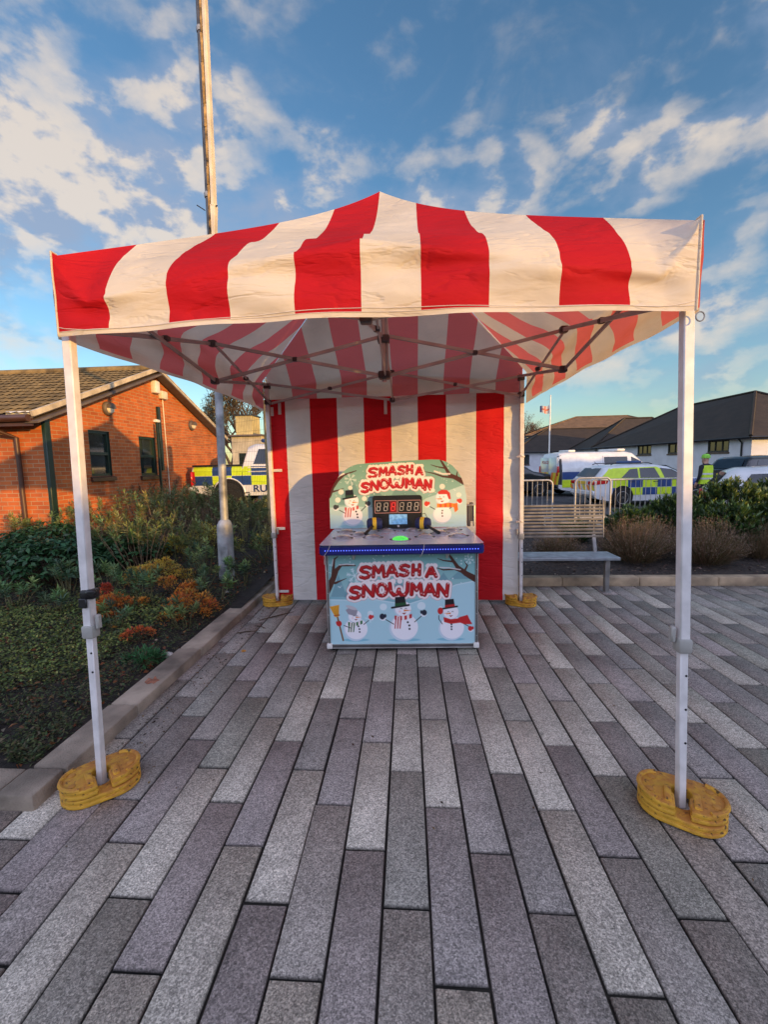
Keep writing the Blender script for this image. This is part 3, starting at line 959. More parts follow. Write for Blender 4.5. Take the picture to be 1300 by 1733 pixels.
def back_wall(root):
    bx = [0.065, 0.245, .535, .852, 1.165, 1.48, 1.785, 2.11, 2.445, 2.762, 2.945]
    # stripe edges measured along the wall
    xs = [];
    mi = []
    for i in range(10):
        k = 10
        for j in range(k): xs.append(bx[i] + (bx[i + 1] - bx[i]) * j / k); mi.append(i % 2)
    xs.append(bx[-1]); xs = np.array(xs)
    zs = np.linspace(.045, 2.44, 90)
    X, Z = np.meshgrid(xs, zs)
    Y = 2.985 + .013 * np.sin(X * 9 + Z * .6) * np.clip(Z, .3, 1) + .022 * (vnoise(X * 3.2, Z * 1.6, 3) - .5)
    # held to the right hand leg at three ties: folds run away from them
    for zt, a in ((1.72, .035), (.98, .05), (.12, .03), (2.3, .03)):
        dx = 2.945 - X; dz = Z - zt
        rr = np.hypot(dx, dz * 1.3) + 1e-3; an = np.arctan2(dz, dx + .02)
        Y = Y + .45 * a * np.sin(an * 5.5 + zt * 4) * np.exp(-rr / .28) * np.clip(dx * 9, 0, 1)
        X = X - .03 * np.clip(1 - np.abs(dz) / .05, 0, 1) * 0
    Xe = X - (.018 * (1 - np.abs(np.sin((Z - .12) * 3.9))) * 0 + .008 * np.sin((Z - .1) * 3.9) ** 2) * np.clip((X - 2.7) / .24, 0, 1)
    V = np.stack([Xe, Y, Z], -1).reshape(-1, 3)
    nx = len(xs); i = np.arange(nx - 1)[None, :] + np.arange(len(zs) - 1)[:, None] * nx
    F = np.stack([i, i + 1, i + 1 + nx, i + nx], -1).reshape(-1, 4)
    MI = np.tile(np.array(mi), len(zs) - 1)
    return npmesh('back_wall', V, F, [M_red, M_whtwall], root, smooth=True, off=root.location, midx=MI, angle=70)


def gazebo():
    root = thing('gazebo', (1.5, 1.5, 0), 'red and cream striped pop-up gazebo on four white legs over the paving', 'gazebo')
    canopy(root)
    bw = back_wall(root)
    legs = [((.060, -.10), (.020, .030), .84), ((2.968, -.14), (2.960, .030), .80), ((.060, 2.945), (.050, 2.945), .84), ((2.965, 2.945), (2.940, 2.945), .80)]
    for i, ((x0, y0), (x1, y1), zj) in enumerate(legs):
        f = lambda z: (x0 + (x1 - x0) * z / 2.7, y0 + (y1 - y0) * z / 2.7, z)
        mb = MB(); mb.beam(f(zj - .02), f(2.62), .047, .047, bev=.005, up=(0, 1, 0))
        lg = mb.build('leg', M_leg, root, world=True)
        mb = MB(); mb.beam(f(.03), f(zj), .036, .036, bev=.004, up=(0, 1, 0))
        mb.build('inner_leg', M_leg, lg, world=True)
        mb = MB(); mb.box(f(.022), (.10, .09, .012), bev=.004); mb.build('foot_plate', M_leg, lg, world=True)
        mb = MB(); mb.box(f(zj + .01), (.062, .062, .068), bev=.010, seg=2)
        p = f(zj + .06)
        mb.box((p[0] + (.045 if i in (0, 2) else -.045), p[1], p[2]), (.022, .03, .075), bev=.006)
        mb.build('height_clamp', M_clamp, lg, world=True)
        for zz in ((zj - .10, zj - .20) if i == 0 else (zj - .13, zj - .29, zj - .45)):
            p = f(zz); mb = MB(); mb.tube([(p[0] + .008, p[1] - .0177, p[2]), (p[0] + .008, p[1] - .0197, p[2])], .0055, 10)
            mb.build('pin_hole', M_black, lg, world=True)
        for zz, nm in ((2.585, 'corner_bracket'), (ZL + .02, 'sliding_bracket')):
            p = f(zz); mb = MB(); mb.box((p[0] + (.008 if i in (0, 2) else -.008), p[1] + (.008 if i < 2 else -.008), zz), (.068, .068, .055), bev=.008, seg=2); mb.build(nm, M_bracket if i > 1 else M_clamp, root, world=True)
    # black strap on the front left leg
    mb = MB(); mb.box((.055, -.050, 1.045), (.070, .066, .05), bev=.012, seg=2, rz=.1)
    mb.box((.090, -.085, 1.06), (.05, .03, .035), bev=.01, rz=.4); mb.box((.042, -.088, 1.005), (.045, .012, .05), bev=.005)
    mb.build('strap', M_black, root, world=True)
    # scissor trusses
    CORN = {(Vector((x, y, 0)).x, Vector((x, y, 0)).y) for x in (.09, 2.91) for y in (.09, 2.91)}

    def scissor(a, b, off):
        a, b = Vector(a), Vector(b); d = (b - a).normalized(); s = Vector((-d.y, d.x, 0)) * off
        for k, (za, zb) in enumerate(((ZU, ZL), (ZL, ZU))):
            sg = 1 if k else -1
            mb = MB(); mb.beam((a.x + s.x * sg, a.y + s.y * sg, min(za, 2.60) if a.length > 0 and (a.x, a.y) in CORN else za), (b.x + s.x * sg, b.y + s.y * sg, zb), .013, .028, bev=.003)
            mb.build('truss_bar', M_truss, root, world=True)
        c = (a + b) / 2
        mb = MB(); mb.box((c.x, c.y, (ZU + ZL) / 2), (.045, .045, .035), bev=.008); mb.build('pivot_joint', M_bracket, root, world=True)
    i0, i1, md = .09, 2.91, 1.5
    cor = {'FL': (i0, i0, 0), 'FR': (i1, i0, 0), 'BL': (i0, i1, 0), 'BR': (i1, i1, 0)}
    mids = {'F': (md, i0, 0), 'R': (i1, md, 0), 'B': (md, i1, 0), 'L': (i0, md, 0)}
    for c, mm in (('FL', 'F'), ('FR', 'F'), ('FR', 'R'), ('BR', 'R'), ('BL', 'B'), ('BR', 'B'), ('FL', 'L'), ('BL', 'L')): scissor(cor[c], mids[mm], .011)
    for mm in mids: scissor(mids[mm], (md + (mids[mm][0] - md) * .03, md + (mids[mm][1] - md) * .03, 0), .011)
    for mm, p in mids.items():
        for zz in (ZU, ZL):
            mb = MB(); mb.box((p[0], p[1], zz), (.06, .06, .05), bev=.010, seg=2); mb.build('truss_joint', M_bracket, root, world=True)
    for zz in (ZU - .02, ZL):
        mb = MB(); mb.box((md, md, zz), (.095, .095, .06), bev=.014, seg=2); mb.build('centre_hub', M_bracket, root, world=True)
    mb = MB(); mb.tube([(md, md, ZL - .05), (md, md, 3.69)], .019, 12); mb.build('centre_pole', M_truss, root, world=True)
    mb = MB(); mb.tube([(md + .03, md, ZL), (md + .03, md, 3.3)], .009, 8); mb.build('brace_rod', M_truss, root, world=True)
    mb = MB(); mb.lathe([(.05, -.02), (.055, 0), (.03, .03)], (md, md, 3.70), 16); mb.build('peak_cap', M_bracket, root, world=True)
    # ties of the back wall
    for (x, z, w) in ((.125, 1.62, .12), (.125, .93, .13), (.13, .16, .14)):
        mb = MB(); mb.box((x, 2.952, z), (w, .006, .032), bev=.002); mb.build('tie_strap', M_strap, root, world=True)
    for (x, z, h) in ((.19, 2.33, .13), (1.42, 2.32, .17), (.10, 2.30, .10)):
        mb = MB(); mb.box((x, 2.948, z), (.035, .006, h), bev=.002); mb.build('tie_strap', M_strap, root, world=True)
    for z in (1.72, .98):
        mb = MB(); mb.tube([(2.90, 2.94, z), (2.945, 2.915, z + .01), (2.975, 2.93, z)], .012, 6); mb.build('tie_strap', M_strap, root, world=True)
    # corner eyelet on the front right hem
    mb = MB(); pts = [(2.982 + .018 * math.cos(a), -.055, 2.288 + .020 * math.sin(a)) for a in np.linspace(0, 2 * math.pi, 17)]
    mb.tube(pts, .003, 6); mb.build('hem_ring', M_grey, root, world=True)


gazebo()


# ------------------------------------------------------------------ yellow foot weights
def worn_yellow():
    M = mat('worn_yellow_paint', (.66, .35, .028), .65, var=.16, scale=7, bump=.35, bscale=70)
    nt = M.node_tree; nd, lk = nt.nodes, nt.links
    p = nd['Principled BSDF']; src = p.inputs['Base Color'].links[0].from_socket
    tc = nd.new('ShaderNodeTexCoord'); n = nd.new('ShaderNodeTexNoise')
    n.inputs['Scale'].default_value = 11; n.inputs['Detail'].default_value = 8; n.inputs['Roughness'].default_value = .7
    lk.new(tc.outputs['Object'], n.inputs['Vector'])
    g = nd.new('ShaderNodeNewGeometry'); sp = nd.new('ShaderNodeSeparateXYZ'); lk.new(g.outputs['Normal'], sp.inputs[0])
    ad = nd.new('ShaderNodeMath'); ad.operation = 'MULTIPLY_ADD'; ad.inputs[1].default_value = .13; lk.new(sp.outputs[2], ad.inputs[0]); lk.new(n.outputs['Fac'], ad.inputs[2])
    cr = nd.new('ShaderNodeValToRGB'); e = cr.color_ramp.elements
    e[0].position = .52; e[0].color = (0, 0, 0, 1); e[1].position = .68; e[1].color = (1, 1, 1, 1)
    lk.new(ad.outputs[0], cr.inputs[0])
    mx = nd.new('ShaderNodeMix'); mx.data_type = 'RGBA'; mx.inputs['B'].default_value = (.42, .17, .025, 1)
    lk.new(src, mx.inputs['A']); lk.new(cr.outputs[0], mx.inputs['Factor'])
    n3 = nd.new('ShaderNodeTexNoise'); n3.inputs['Scale'].default_value = 38; n3.inputs['Detail'].default_value = 4
    lk.new(tc.outputs['Object'], n3.inputs['Vector'])
    c3 = nd.new('ShaderNodeValToRGB'); c3.color_ramp.elements[0].position = .60; c3.color_ramp.elements[1].position = .68
    c3.color_ramp.elements[0].color = (0, 0, 0, 1); c3.color_ramp.elements[1].color = (.9, .9, .9, 1)
    lk.new(n3.outputs['Fac'], c3.inputs[0])
    m2 = nd.new('ShaderNodeMix'); m2.data_type = 'RGBA'; m2.inputs['B'].default_value = (.03, .018, .01, 1)
    lk.new(mx.outputs['Result'], m2.inputs['A']); lk.new(c3.outputs[0], m2.inputs['Factor'])
    lk.new(m2.outputs['Result'], p.inputs['Base Color'])
    return M


M_weight = worn_yellow()


def weight_poly(L=.36, W=.24, hole=.042, slot=.030, side=1):
    pts = []
    a = L / 2 - W / 2; r = W / 2
    # outline from the right edge of the slot round to its left edge, then the hole
    pts.append((slot, side * r))
    for k in range(13):
        an = math.pi / 2 - math.pi * k / 12; pts.append((a + r * math.cos(an), side * r * math.sin(an)))
    for k in range(13):
        an = -math.pi / 2 - math.pi * k / 12; pts.append((-a + r * math.cos(an), side * r * math.sin(an)))
    pts.append((-slot, side * r))
    h0 = math.acos(slot / hole)
    for k in range(13):
        an = math.pi - h0 + (math.pi + 2 * h0) * k / 12; pts.append((hole * math.cos(an), side * hole * math.sin(an)))
    if side < 0: pts = pts[::-1]
    return pts


def weight(x, y, z, rz, side, label, upper):
    root = thing('foot_weight', (x, y, z), label, 'weight', 'yellow weights on the gazebo feet', rz)
    wp = weight_poly(side=side); cx_ = [(a * .972, b * .965) for a, b in wp]
    mb = MB(); mb.prism(wp, 0, .022, 'z', bev=.006, seg=2); mb.prism(cx_, .018, .030, 'z'); mb.prism(wp, .027, .05, 'z', bev=.008, seg=2)
    mb.build('plate', M_weight, root)
    if upper:
        for sx in (-1, 1):
            # raised grips along the rim
            mb = MB()
            pts = [(sx * (.07 + .105 * math.cos(a)), .105 * math.sin(a), .050) for a in np.linspace(-1.25, 1.25, 13)]
            mb.tube(pts, .011, 8)
            mb.box((sx * .058, side * .045, .052), (.030, .10, .020), bev=.006, seg=2)
            mb.build('raised_rim', M_weight, root)
        for (a, b) in ((.115, .055), (.13, -.04), (-.12, .05), (-.13, -.045)):
            mb = MB(); mb.lathe([(.017, 0), (.0165, .004), (.012, .006), (0, .0062)], (a, b, .049), 14)
            mb.build('moulded_stud', mat('rubbed_stud', (.46, .20, .03), .6), root)


for (x, y, rz, nm) in ((.060, -.10, R(38), 'front left leg beside the kerb'), (2.968, -.14, R(-33), 'front right leg on open paving'),
                       (.060, 2.955, R(14), 'rear left leg at the end of the kerb'), (2.965, 2.955, R(-24), 'rear right leg near the bench')):
    weight(x, y, .004, rz, 1, 'lower worn yellow weight under the gazebo\'s ' + nm, False)
    weight(x, y, .058, rz + .12, -1, 'upper worn yellow weight round the gazebo\'s ' + nm, True)
# ------------------------------------------------------------------ printed artwork (colours held per mesh point)
class Art:
    def __init__(self, X, Y, px):
        self.X = np.asarray(X, float).ravel(); self.Y = np.asarray(Y, float).ravel()
        self.C = np.zeros((len(self.X), 3)); self.px = px

    def put(self, d, c, a=1.0):
        m = np.clip(.5 - d / self.px, 0, 1)[:, None] * a
        self.C = self.C * (1 - m) + np.array(c)[None, :] * m

    def seg(self, pts):
        d = np.full(len(self.X), 1e9)
        for (x0, y0), (x1, y1) in zip(pts, pts[1:]):
            vx, vy = x1 - x0, y1 - y0; L = vx * vx + vy * vy + 1e-9
            t = np.clip(((self.X - x0) * vx + (self.Y - y0) * vy) / L, 0, 1)
            d = np.minimum(d, np.hypot(self.X - x0 - t * vx, self.Y - y0 - t * vy))
        return d

    def line(self, pts, w, c, a=1.0): self.put(self.seg(pts) - w, c, a)

    def taper(self, pts, w0, w1, c):
        k = len(pts) - 1
        for i in range(k):
            n = 4
            for j in range(n):
                f0, f1 = (i + j / n) / k, (i + (j + 1) / n) / k
                a, b = np.array(pts[i]), np.array(pts[i + 1])
                self.line([tuple(a + (b - a) * j / n), tuple(a + (b - a) * (j + 1) / n)], w0 + (w1 - w0) * (f0 + f1) / 2, c)

    def disc(self, x, y, r, c, ry=None, a=1.0, rot=0.0):
        ry = ry or r
        dx, dy = self.X - x, self.Y - y
        if rot:
            dx, dy = dx * math.cos(rot) + dy * math.sin(rot), -dx * math.sin(rot) + dy * math.cos(rot)
        q = np.hypot(dx / r, dy / ry)
        self.put((q - 1) * min(r, ry), c, a)

    def poly(self, pts, c, a=1.0, grow=0.0):
        x, y = self.X, self.Y; inside = np.zeros(len(x), bool)
        n = len(pts)
        for i in range(n):
            (x0, y0), (x1, y1) = pts[i], pts[(i + 1) % n]
            cond = ((y0 > y) != (y1 > y)) & (x < (x1 - x0) * (y - y0) / (y1 - y0 + 1e-12) + x0)
            inside ^= cond
        d = self.seg(list(pts) + [pts[0]])
        self.put(np.where(inside, -d, d) - grow, c, a)

    def below(self, pts, c, a=1.0):
        xs, ys = zip(*pts)
        yy = np.interp(self.X, xs, ys)
        self.put(yy - self.Y, c, a)


GLYPH = {
    'S': [[(.95, .14), (.62, .02), (.22, .10), (.10, .30), (.30, .45), (.68, .52), (.88, .70), (.74, .92), (.42, 1.0), (.06, .90)]],
    'M': [[(.06, 1), (.14, .04), (.50, .62), (.84, .02), (.95, 1)]],
    'A': [[(.02, 1), (.46, .02), (.56, .02), (.98, 1)], [(.24, .66), (.78, .66)]],
    'H': [[(.12, .02), (.06, 1)], [(.92, 0), (.88, .98)], [(.1, .52), (.9, .50)]],
    'N': [[(.04, 1), (.12, .02), (.86, .98), (.98, 0)]],
    'O': [[(.5 + .45 * math.cos(a), .5 + .5 * math.sin(a)) for a in np.linspace(0, 2 * math.pi, 17)]],
    'W': [[(.02, .04), (.06, .68), (.22, .96), (.40, .88), (.50, .50)], [(.48, .62), (.60, .94), (.80, .98), (.94, .68), (.98, 0)]],
}
RED_D, RED_L = rgb(150, 14, 24), rgb(212, 30, 36)
WHITE_P = rgb(238, 226, 226)


def lettering(A, letters, w):
    """letters: (char, x0, x1, y0, y1); a thick pale halo, then the red strokes with snow caught on them"""
    st = []
    for ch, x0, x1, y0, y1 in letters:
        for s in GLYPH[ch]: st.append([(x0 + (x1 - x0) * a, y0 + (y1 - y0) * b) for a, b in s])
    for s in st: A.line(s, w * 2.15, rgb(214, 150, 150))
    for s in st: A.line(s, w * 1.95, WHITE_P)
    for ch, x0, x1, y0, y1 in letters:          # snow puffs on top of each letter
        for q in (.2, .55, .9): A.disc(x0 + (x1 - x0) * q, y0 - w * 1.0, w * 1.3, WHITE_P)
    for s in st: A.line(s, w, RED_D)
    for s in st: A.line([(x - w * .15, y - w * .25) for x, y in s], w * .45, RED_L, .55)
    rr = random.Random(5)
    for s in st:
        for (x, y) in s:
            if rr.random() < .55: A.disc(x + rr.uniform(-w, w) * .5, y - w * .5, w * rr.uniform(.25, .45), rgb(232, 200, 200), a=.75)


def flake(A, x, y, r, c, a=.8):
    for k in range(6):
        an = k * math.pi / 3 + .2; ex, ey = x + r * math.cos(an), y + r * math.sin(an)
        A.line([(x, y), (ex, ey)], r * .055, c, a)
        for f in (.55, .8):
            mx, my = x + r * f * math.cos(an), y + r * f * math.sin(an)
            for sg in (-.8, .8): A.line([(mx, my), (mx + r * .28 * math.cos(an + sg), my + r * .28 * math.sin(an + sg))], r * .045, c, a)


SNOW = rgb(236, 234, 240); SNOWSH = rgb(196, 212, 226); COAL = rgb(28, 26, 34); CARROT = rgb(222, 128, 48); BROWN = rgb(78, 42, 32)


def mitten(A, x, y, c, s=1.0, flip=1):
    A.disc(x, y + 4 * s, 21 * s, SNOW, a=.8)
    A.disc(x - 4 * s * flip, y - 4 * s, 17 * s, c, ry=20 * s); A.disc(x + 15 * s * flip, y - 8 * s, 8 * s, c, ry=13 * s)


def face(A, x, y, r, nose=1, closed=True):
    for sx in (-.35, .30):
        if closed: A.line([(x + r * (sx - .13), y - r * .12), (x + r * sx, y - r * .24), (x + r * (sx + .13), y - r * .12)], r * .035, COAL)
        else: A.disc(x + r * sx, y - r * .2, r * .08, COAL)
    A.disc(x - r * .55, y + r * .25, r * .16, rgb(240, 190, 190), a=.7)
    A.poly([(x, y - r * .02), (x + nose * r * 1.15, y + r * .08), (x + r * .02, y + r * .26)], CARROT)
    A.poly([(x - r * .28, y + r * .48), (x + r * .38, y + r * .42), (x + r * .05, y + r * .72)], rgb(150, 40, 40))


def tophat(A, x, y, s, band):
    P = lambda px, py: (x + px * s, y + py * s)
    A.line([P(-62, 14), P(62, -6)], 8 * s, COAL)
    A.poly([P(-40, 6), P(-38, -68), P(34, -74), P(44, -6)], COAL)
    A.poly([P(-40, 4), P(-39, -18), P(42, -28), P(44, -8)], band)


def stripescarf(A, x, y, w, h, c1, c2, tail):
    n = 7
    for i in range(n):
        a0, a1 = i / n, (i + 1) / n
        f = lambda t: (x - w + 2 * w * t, y + 10 * math.sin(math.pi * t) - 12 * t)
        p, q = f(a0), f(a1)
        A.poly([p, q, (q[0], q[1] + h), (p[0], p[1] + h)], c1 if i % 2 == 0 else c2, grow=.8)
    for k in range(5):
        xx = x - w + 6 + k * 9
        A.poly([(xx, y + 8), (xx + 8, y + 8), (xx + 4 - 6, y + tail), (xx - 8, y + tail)], c1 if k % 2 == 0 else c2, grow=.8)


def scene_back(A, top, mid, low, x0, x1, y0, y1):
    t = np.clip((A.Y - y0) / (y1 - y0), 0, 1)[:, None]
    A.C = np.array(rgb(120, 172, 172)) * (1 - t) + np.array(rgb(150, 192, 196)) * t


def art_front(X, Y):
    A = Art(X, Y, 3.2)
    scene_back(A, None, None, None, 125, 1185, 765, 1100)
    for (x, y, w, h) in ((205, 1085, 120, 170), (285, 1090, 90, 140), (640, 1080, 130, 150), (730, 1085, 120, 110), (1080, 960, 150, 70), (960, 1000, 120, 90)):
        A.poly([(x - w / 2, y), (x, y - h), (x + w / 2, y)], rgb(104, 146, 160), .75)
    rr = random.Random(2)
    for _ in range(85):
        A.disc(rr.uniform(125, 1185), rr.uniform(768, 1060), rr.uniform(2, 6), rgb(222, 232, 234), a=.8)
    A.below([(125, 1080), (300, 1095), (480, 1090), (640, 1120), (800, 1105), (930, 1040), (1040, 1000), (1185, 970)], rgb(128, 178, 190))
    A.below([(125, 1108), (260, 1112), (420, 1100), (560, 1128), (700, 1150), (830, 1108), (940, 1050), (1050, 1005), (1185, 978)], rgb(170, 208, 218))
    A.line([(125, 1106), (260, 1110), (420, 1098), (560, 1126), (700, 1148), (830, 1106), (940, 1048), (1050, 1003), (1185, 976)], 4, rgb(216, 232, 236), .7)
    # trees
    A.taper([(118, 1040), (165, 950), (195, 880), (228, 845), (330, 850)], 26, 4, BROWN)
    A.taper([(165, 950), (172, 860), (180, 800), (205, 780)], 14, 3, BROWN)
    A.taper([(180, 980), (215, 965), (262, 945)], 9, 2, BROWN)
    A.line([(215, 842), (270, 838), (320, 842)], 4, WHITE_P, .8); A.line([(162, 850), (172, 800)], 3, WHITE_P, .7)
    A.taper([(1195, 965), (1120, 920), (1060, 870), (1015, 800), (1000, 775)], 24, 4, BROWN)
    A.taper([(1115, 915), (1040, 885), (960, 890), (915, 875)], 10, 3, BROWN); A.taper([(1030, 830), (960, 820), (920, 805)], 7, 2, BROWN)
    A.taper([(1110, 900), (1130, 860), (1110, 830)], 8, 2, BROWN)
    A.line([(935, 872), (1000, 876), (1080, 890)], 4, WHITE_P, .8)
    flake(A, 322, 925, 55, rgb(214, 230, 234)); flake(A, 1142, 815, 32, rgb(224, 236, 238)); flake(A, 420, 1255, 30, rgb(224, 236, 238), .5)
    lettering(A, [('S', 362, 440, 858, 945), ('M', 452, 540, 852, 935), ('A', 552, 632, 850, 930), ('S', 646, 716, 850, 930), ('H', 738, 795, 850, 925), ('A', 838, 908, 872, 938)], 14)
    lettering(A, [('S', 285, 362, 1010, 1098), ('N', 378, 462, 1000, 1082), ('O', 478, 555, 992, 1080), ('W', 572, 708, 985, 1080), ('M', 725, 808, 990, 1072), ('A', 822, 900, 996, 1078), ('N', 915, 992, 1000, 1088)], 15)
    # soft round snow puffs
    for (x, y, r) in ((525, 1165, 26), (800, 1160, 30), (430, 1215, 22), (940, 1180, 16)): A.disc(x, y, r, rgb(226, 236, 240), a=.7)
    # left snowman, bucket and broom
    A.disc(320, 1418, 95, rgb(128, 186, 204), ry=12)
    A.disc(318, 1338, 88, SNOWSH); A.disc(324, 1330, 82, SNOW)
    A.disc(315, 1237, 50, SNOWSH); A.disc(318, 1234, 46, SNOW)
    A.poly([(250, 1185), (290, 1160), (338, 1190), (325, 1235), (268, 1218)], rgb(150, 146, 156)); A.disc(293, 1168, 42, rgb(190, 186, 192), ry=13, rot=.35)
    face(A, 322, 1238, 40)
    stripescarf(A, 318, 1278, 52, 26, rgb(40, 110, 56), WHITE_P, 78)
    for (x, y) in ((340, 1312), (347, 1334), (348, 1356)): A.disc(x, y, 7, COAL)
    A.line([(235, 1305), (285, 1325)], 3, COAL); A.line([(380, 1298), (415, 1268)], 3, COAL)
    mitten(A, 434, 1245, rgb(200, 48, 52), .9); mitten(A, 198, 1290, rgb(190, 40, 40), .95, -1)
    A.line([(186, 1225), (226, 1420)], 6, rgb(122, 84, 40)); A.disc(199, 1292, 20, rgb(190, 40, 40))
    A.poly([(133, 1158), (205, 1145), (200, 1235), (172, 1240)], rgb(224, 160, 48)); A.line([(168, 1228), (202, 1224)], 5, rgb(170, 60, 30))
    for k in range(5): A.line([(146 + k * 13, 1160 - k), (176 + k * 5, 1226)], 1.6, rgb(182, 118, 30), .8)
    # middle snowman
    A.disc(672, 1420, 115, rgb(128, 186, 204), ry=13)
    A.disc(668, 1328, 104, SNOWSH); A.disc(676, 1320, 98, SNOW)
    A.disc(664, 1184, 62, SNOWSH); A.disc(668, 1180, 57, SNOW)
    A.line([(530, 1255), (598, 1298)], 3.2, COAL); A.line([(750, 1282), (806, 1232)], 3.2, COAL)
    mitten(A, 520, 1243, rgb(36, 40, 58), 1.15); mitten(A, 816, 1216, rgb(36, 40, 58), 1.1, -1)
    face(A, 672, 1188, 52); tophat(A, 648, 1158, .98, rgb(36, 84, 50))
    stripescarf(A, 668, 1232, 62, 30, rgb(186, 36, 44), WHITE_P, 100)
    for (x, y) in ((700, 1284), (711, 1309), (712, 1336)): A.disc(x, y, 8, COAL)
    # right snowman
    A.disc(1010, 1418, 100, rgb(128, 186, 204), ry=12)
    A.disc(1014, 1335, 92, SNOWSH); A.disc(1020, 1328, 86, SNOW)
    A.disc(1010, 1212, 58, SNOWSH); A.disc(1013, 1208, 53, SNOW)
    A.line([(950, 1300), (925, 1262), (925, 1235)], 3, COAL); A.line([(1090, 1290), (1140, 1320)], 3, COAL)
    face(A, 1010, 1214, 46, nose=-1); tophat(A, 1003, 1172, .86, rgb(176, 36, 40))
    A.disc(936, 1200, 20, rgb(196, 40, 40), ry=26)
    A.poly([(962, 1252), (1010, 1268), (1062, 1262), (1075, 1252), (1130, 1236), (1140, 1262), (1160, 1300), (1110, 1300), (1080, 1288), (1010, 1296), (966, 1282)], rgb(194, 38, 42), grow=4)
    A.line([(970, 1272), (1015, 1284), (1068, 1276)], 2, rgb(140, 20, 26))
    for (x, y) in ((1016, 1304), (1016, 1322), (1016, 1341)): A.disc(x, y, 7, COAL)
    mitten(A, 1155, 1340, rgb(194, 40, 44), .95)
    return A.C


def art_head(X, Y):
    A = Art(X, Y, 3.2)
    t = np.clip((A.Y - 75) / 420, 0, 1)[:, None]
    A.C = np.array(rgb(112, 160, 150)) * (1 - t) + np.array(rgb(146, 182, 178)) * t
    for (x, y, w, h) in ((300, 330, 120, 120), (470, 350, 110, 90), (640, 345, 120, 110), (720, 345, 120, 90), (240, 400, 100, 120)):
        A.poly([(x - w / 2, y), (x, y - h), (x + w / 2, y)], rgb(92, 132, 136), .6)
    A.below([(120, 420), (260, 410), (420, 420), (600, 420), (760, 410), (840, 360), (960, 320), (1140, 255)], rgb(178, 206, 206))
    A.below([(120, 470), (300, 500), (480, 480), (700, 500), (900, 480), (1140, 490)], rgb(176, 208, 216))
    rr = random.Random(4)
    for _ in range(70): A.disc(rr.uniform(130, 1120), rr.uniform(85, 350), rr.uniform(2, 5), rgb(222, 232, 226), a=.75)
    A.taper([(120, 330), (150, 265), (190, 215), (240, 175), (330, 145)], 22, 3, BROWN)
    A.taper([(150, 300), (190, 290), (235, 275)], 7, 2, BROWN)
    A.line([(170, 205), (205, 180), (240, 165)], 6, WHITE_P, .8)
    A.taper([(1120, 250), (1060, 215), (1010, 190), (975, 130), (945, 80)], 20, 6, BROWN)
    A.taper([(1050, 212), (960, 200), (890, 175), (830, 162)], 9, 2, BROWN); A.taper([(980, 140), (920, 128), (875, 112)], 6, 2, BROWN)
    A.taper([(1060, 215), (1062, 180), (1070, 160)], 6, 2, BROWN)
    A.line([(900, 160), (960, 182), (1010, 182)], 6, WHITE_P, .8)
    flake(A, 287, 208, 42, rgb(206, 222, 222))
    lettering(A, [('S', 420, 486, 128, 196), ('M', 498, 558, 126, 188), ('A', 566, 622, 120, 180), ('S', 634, 684, 118, 178), ('H', 698, 742, 116, 172), ('A', 766, 812, 130, 182)], 11)
    lettering(A, [('S', 366, 422, 238, 306), ('N', 434, 492, 226, 290), ('O', 504, 562, 216, 280), ('W', 574, 676, 210, 276), ('M', 690, 750, 212, 276), ('A', 760, 816, 218, 282), ('N', 828, 876, 226, 296)], 12)
    for (x, y, r) in ((284, 272, 16), (385, 355, 18), (215, 302, 20), (955, 275, 20), (886, 302, 16), (1075, 340, 18), (190, 362, 20)): A.disc(x, y, r, rgb(232, 232, 222), a=.8)
    # left snowman
    A.disc(300, 565, 110, rgb(150, 196, 206), ry=14)
    A.disc(292, 488, 76, SNOWSH); A.disc(298, 482, 70, SNOW)
    A.disc(290, 372, 52, SNOWSH); A.disc(294, 369, 47, SNOW)
    A.line([(200, 440), (238, 462)], 3, COAL); A.line([(360, 448), (394, 414)], 3, COAL)
    mitten(A, 174, 420, rgb(60, 62, 66), .95); mitten(A, 411, 396, rgb(60, 62, 66), .95, -1)
    face(A, 296, 378, 42); tophat(A, 276, 344, .78, rgb(46, 74, 56))
    stripescarf(A, 290, 418, 50, 24, rgb(190, 60, 60), WHITE_P, 76)
    for (x, y) in ((322, 452), (330, 473), (332, 496)): A.disc(x, y, 7, COAL)
    # right snowman
    A.disc(955, 550, 90, rgb(170, 204, 204), ry=12)
    A.disc(952, 488, 68, SNOWSH); A.disc(956, 482, 63, SNOW)
    A.disc(958, 362, 54, SNOWSH); A.disc(961, 359, 49, SNOW)
    A.line([(866, 425), (900, 445)], 3, COAL); A.line([(1010, 440), (1060, 405)], 3, COAL)
    mitten(A, 843, 406, rgb(204, 60, 44), .95); mitten(A, 1080, 388, rgb(204, 60, 44), .9, -1)
    face(A, 952, 362, 44, nose=-1, closed=False)
    A.poly([(925, 318), (950, 302), (985, 304), (1008, 325), (1014, 368), (1004, 368), (990, 330), (930, 330)], rgb(196, 56, 44), grow=3)
    for i in range(8): A.poly([(916 + i * 18, 402 + 4 * math.sin(i)), (934 + i * 18, 402 + 4 * math.sin(i + 1)), (934 + i * 18, 430), (916 + i * 18, 432)], rgb(226, 140, 50) if i % 2 == 0 else rgb(206, 86, 36), grow=1)
    A.poly([(1035, 410), (1062, 400), (1068, 450), (1048, 468)], rgb(216, 110, 40), grow=2)
    for (x, y) in ((955, 456), (953, 475), (955, 497)): A.disc(x, y, 6, COAL)
    return A.C


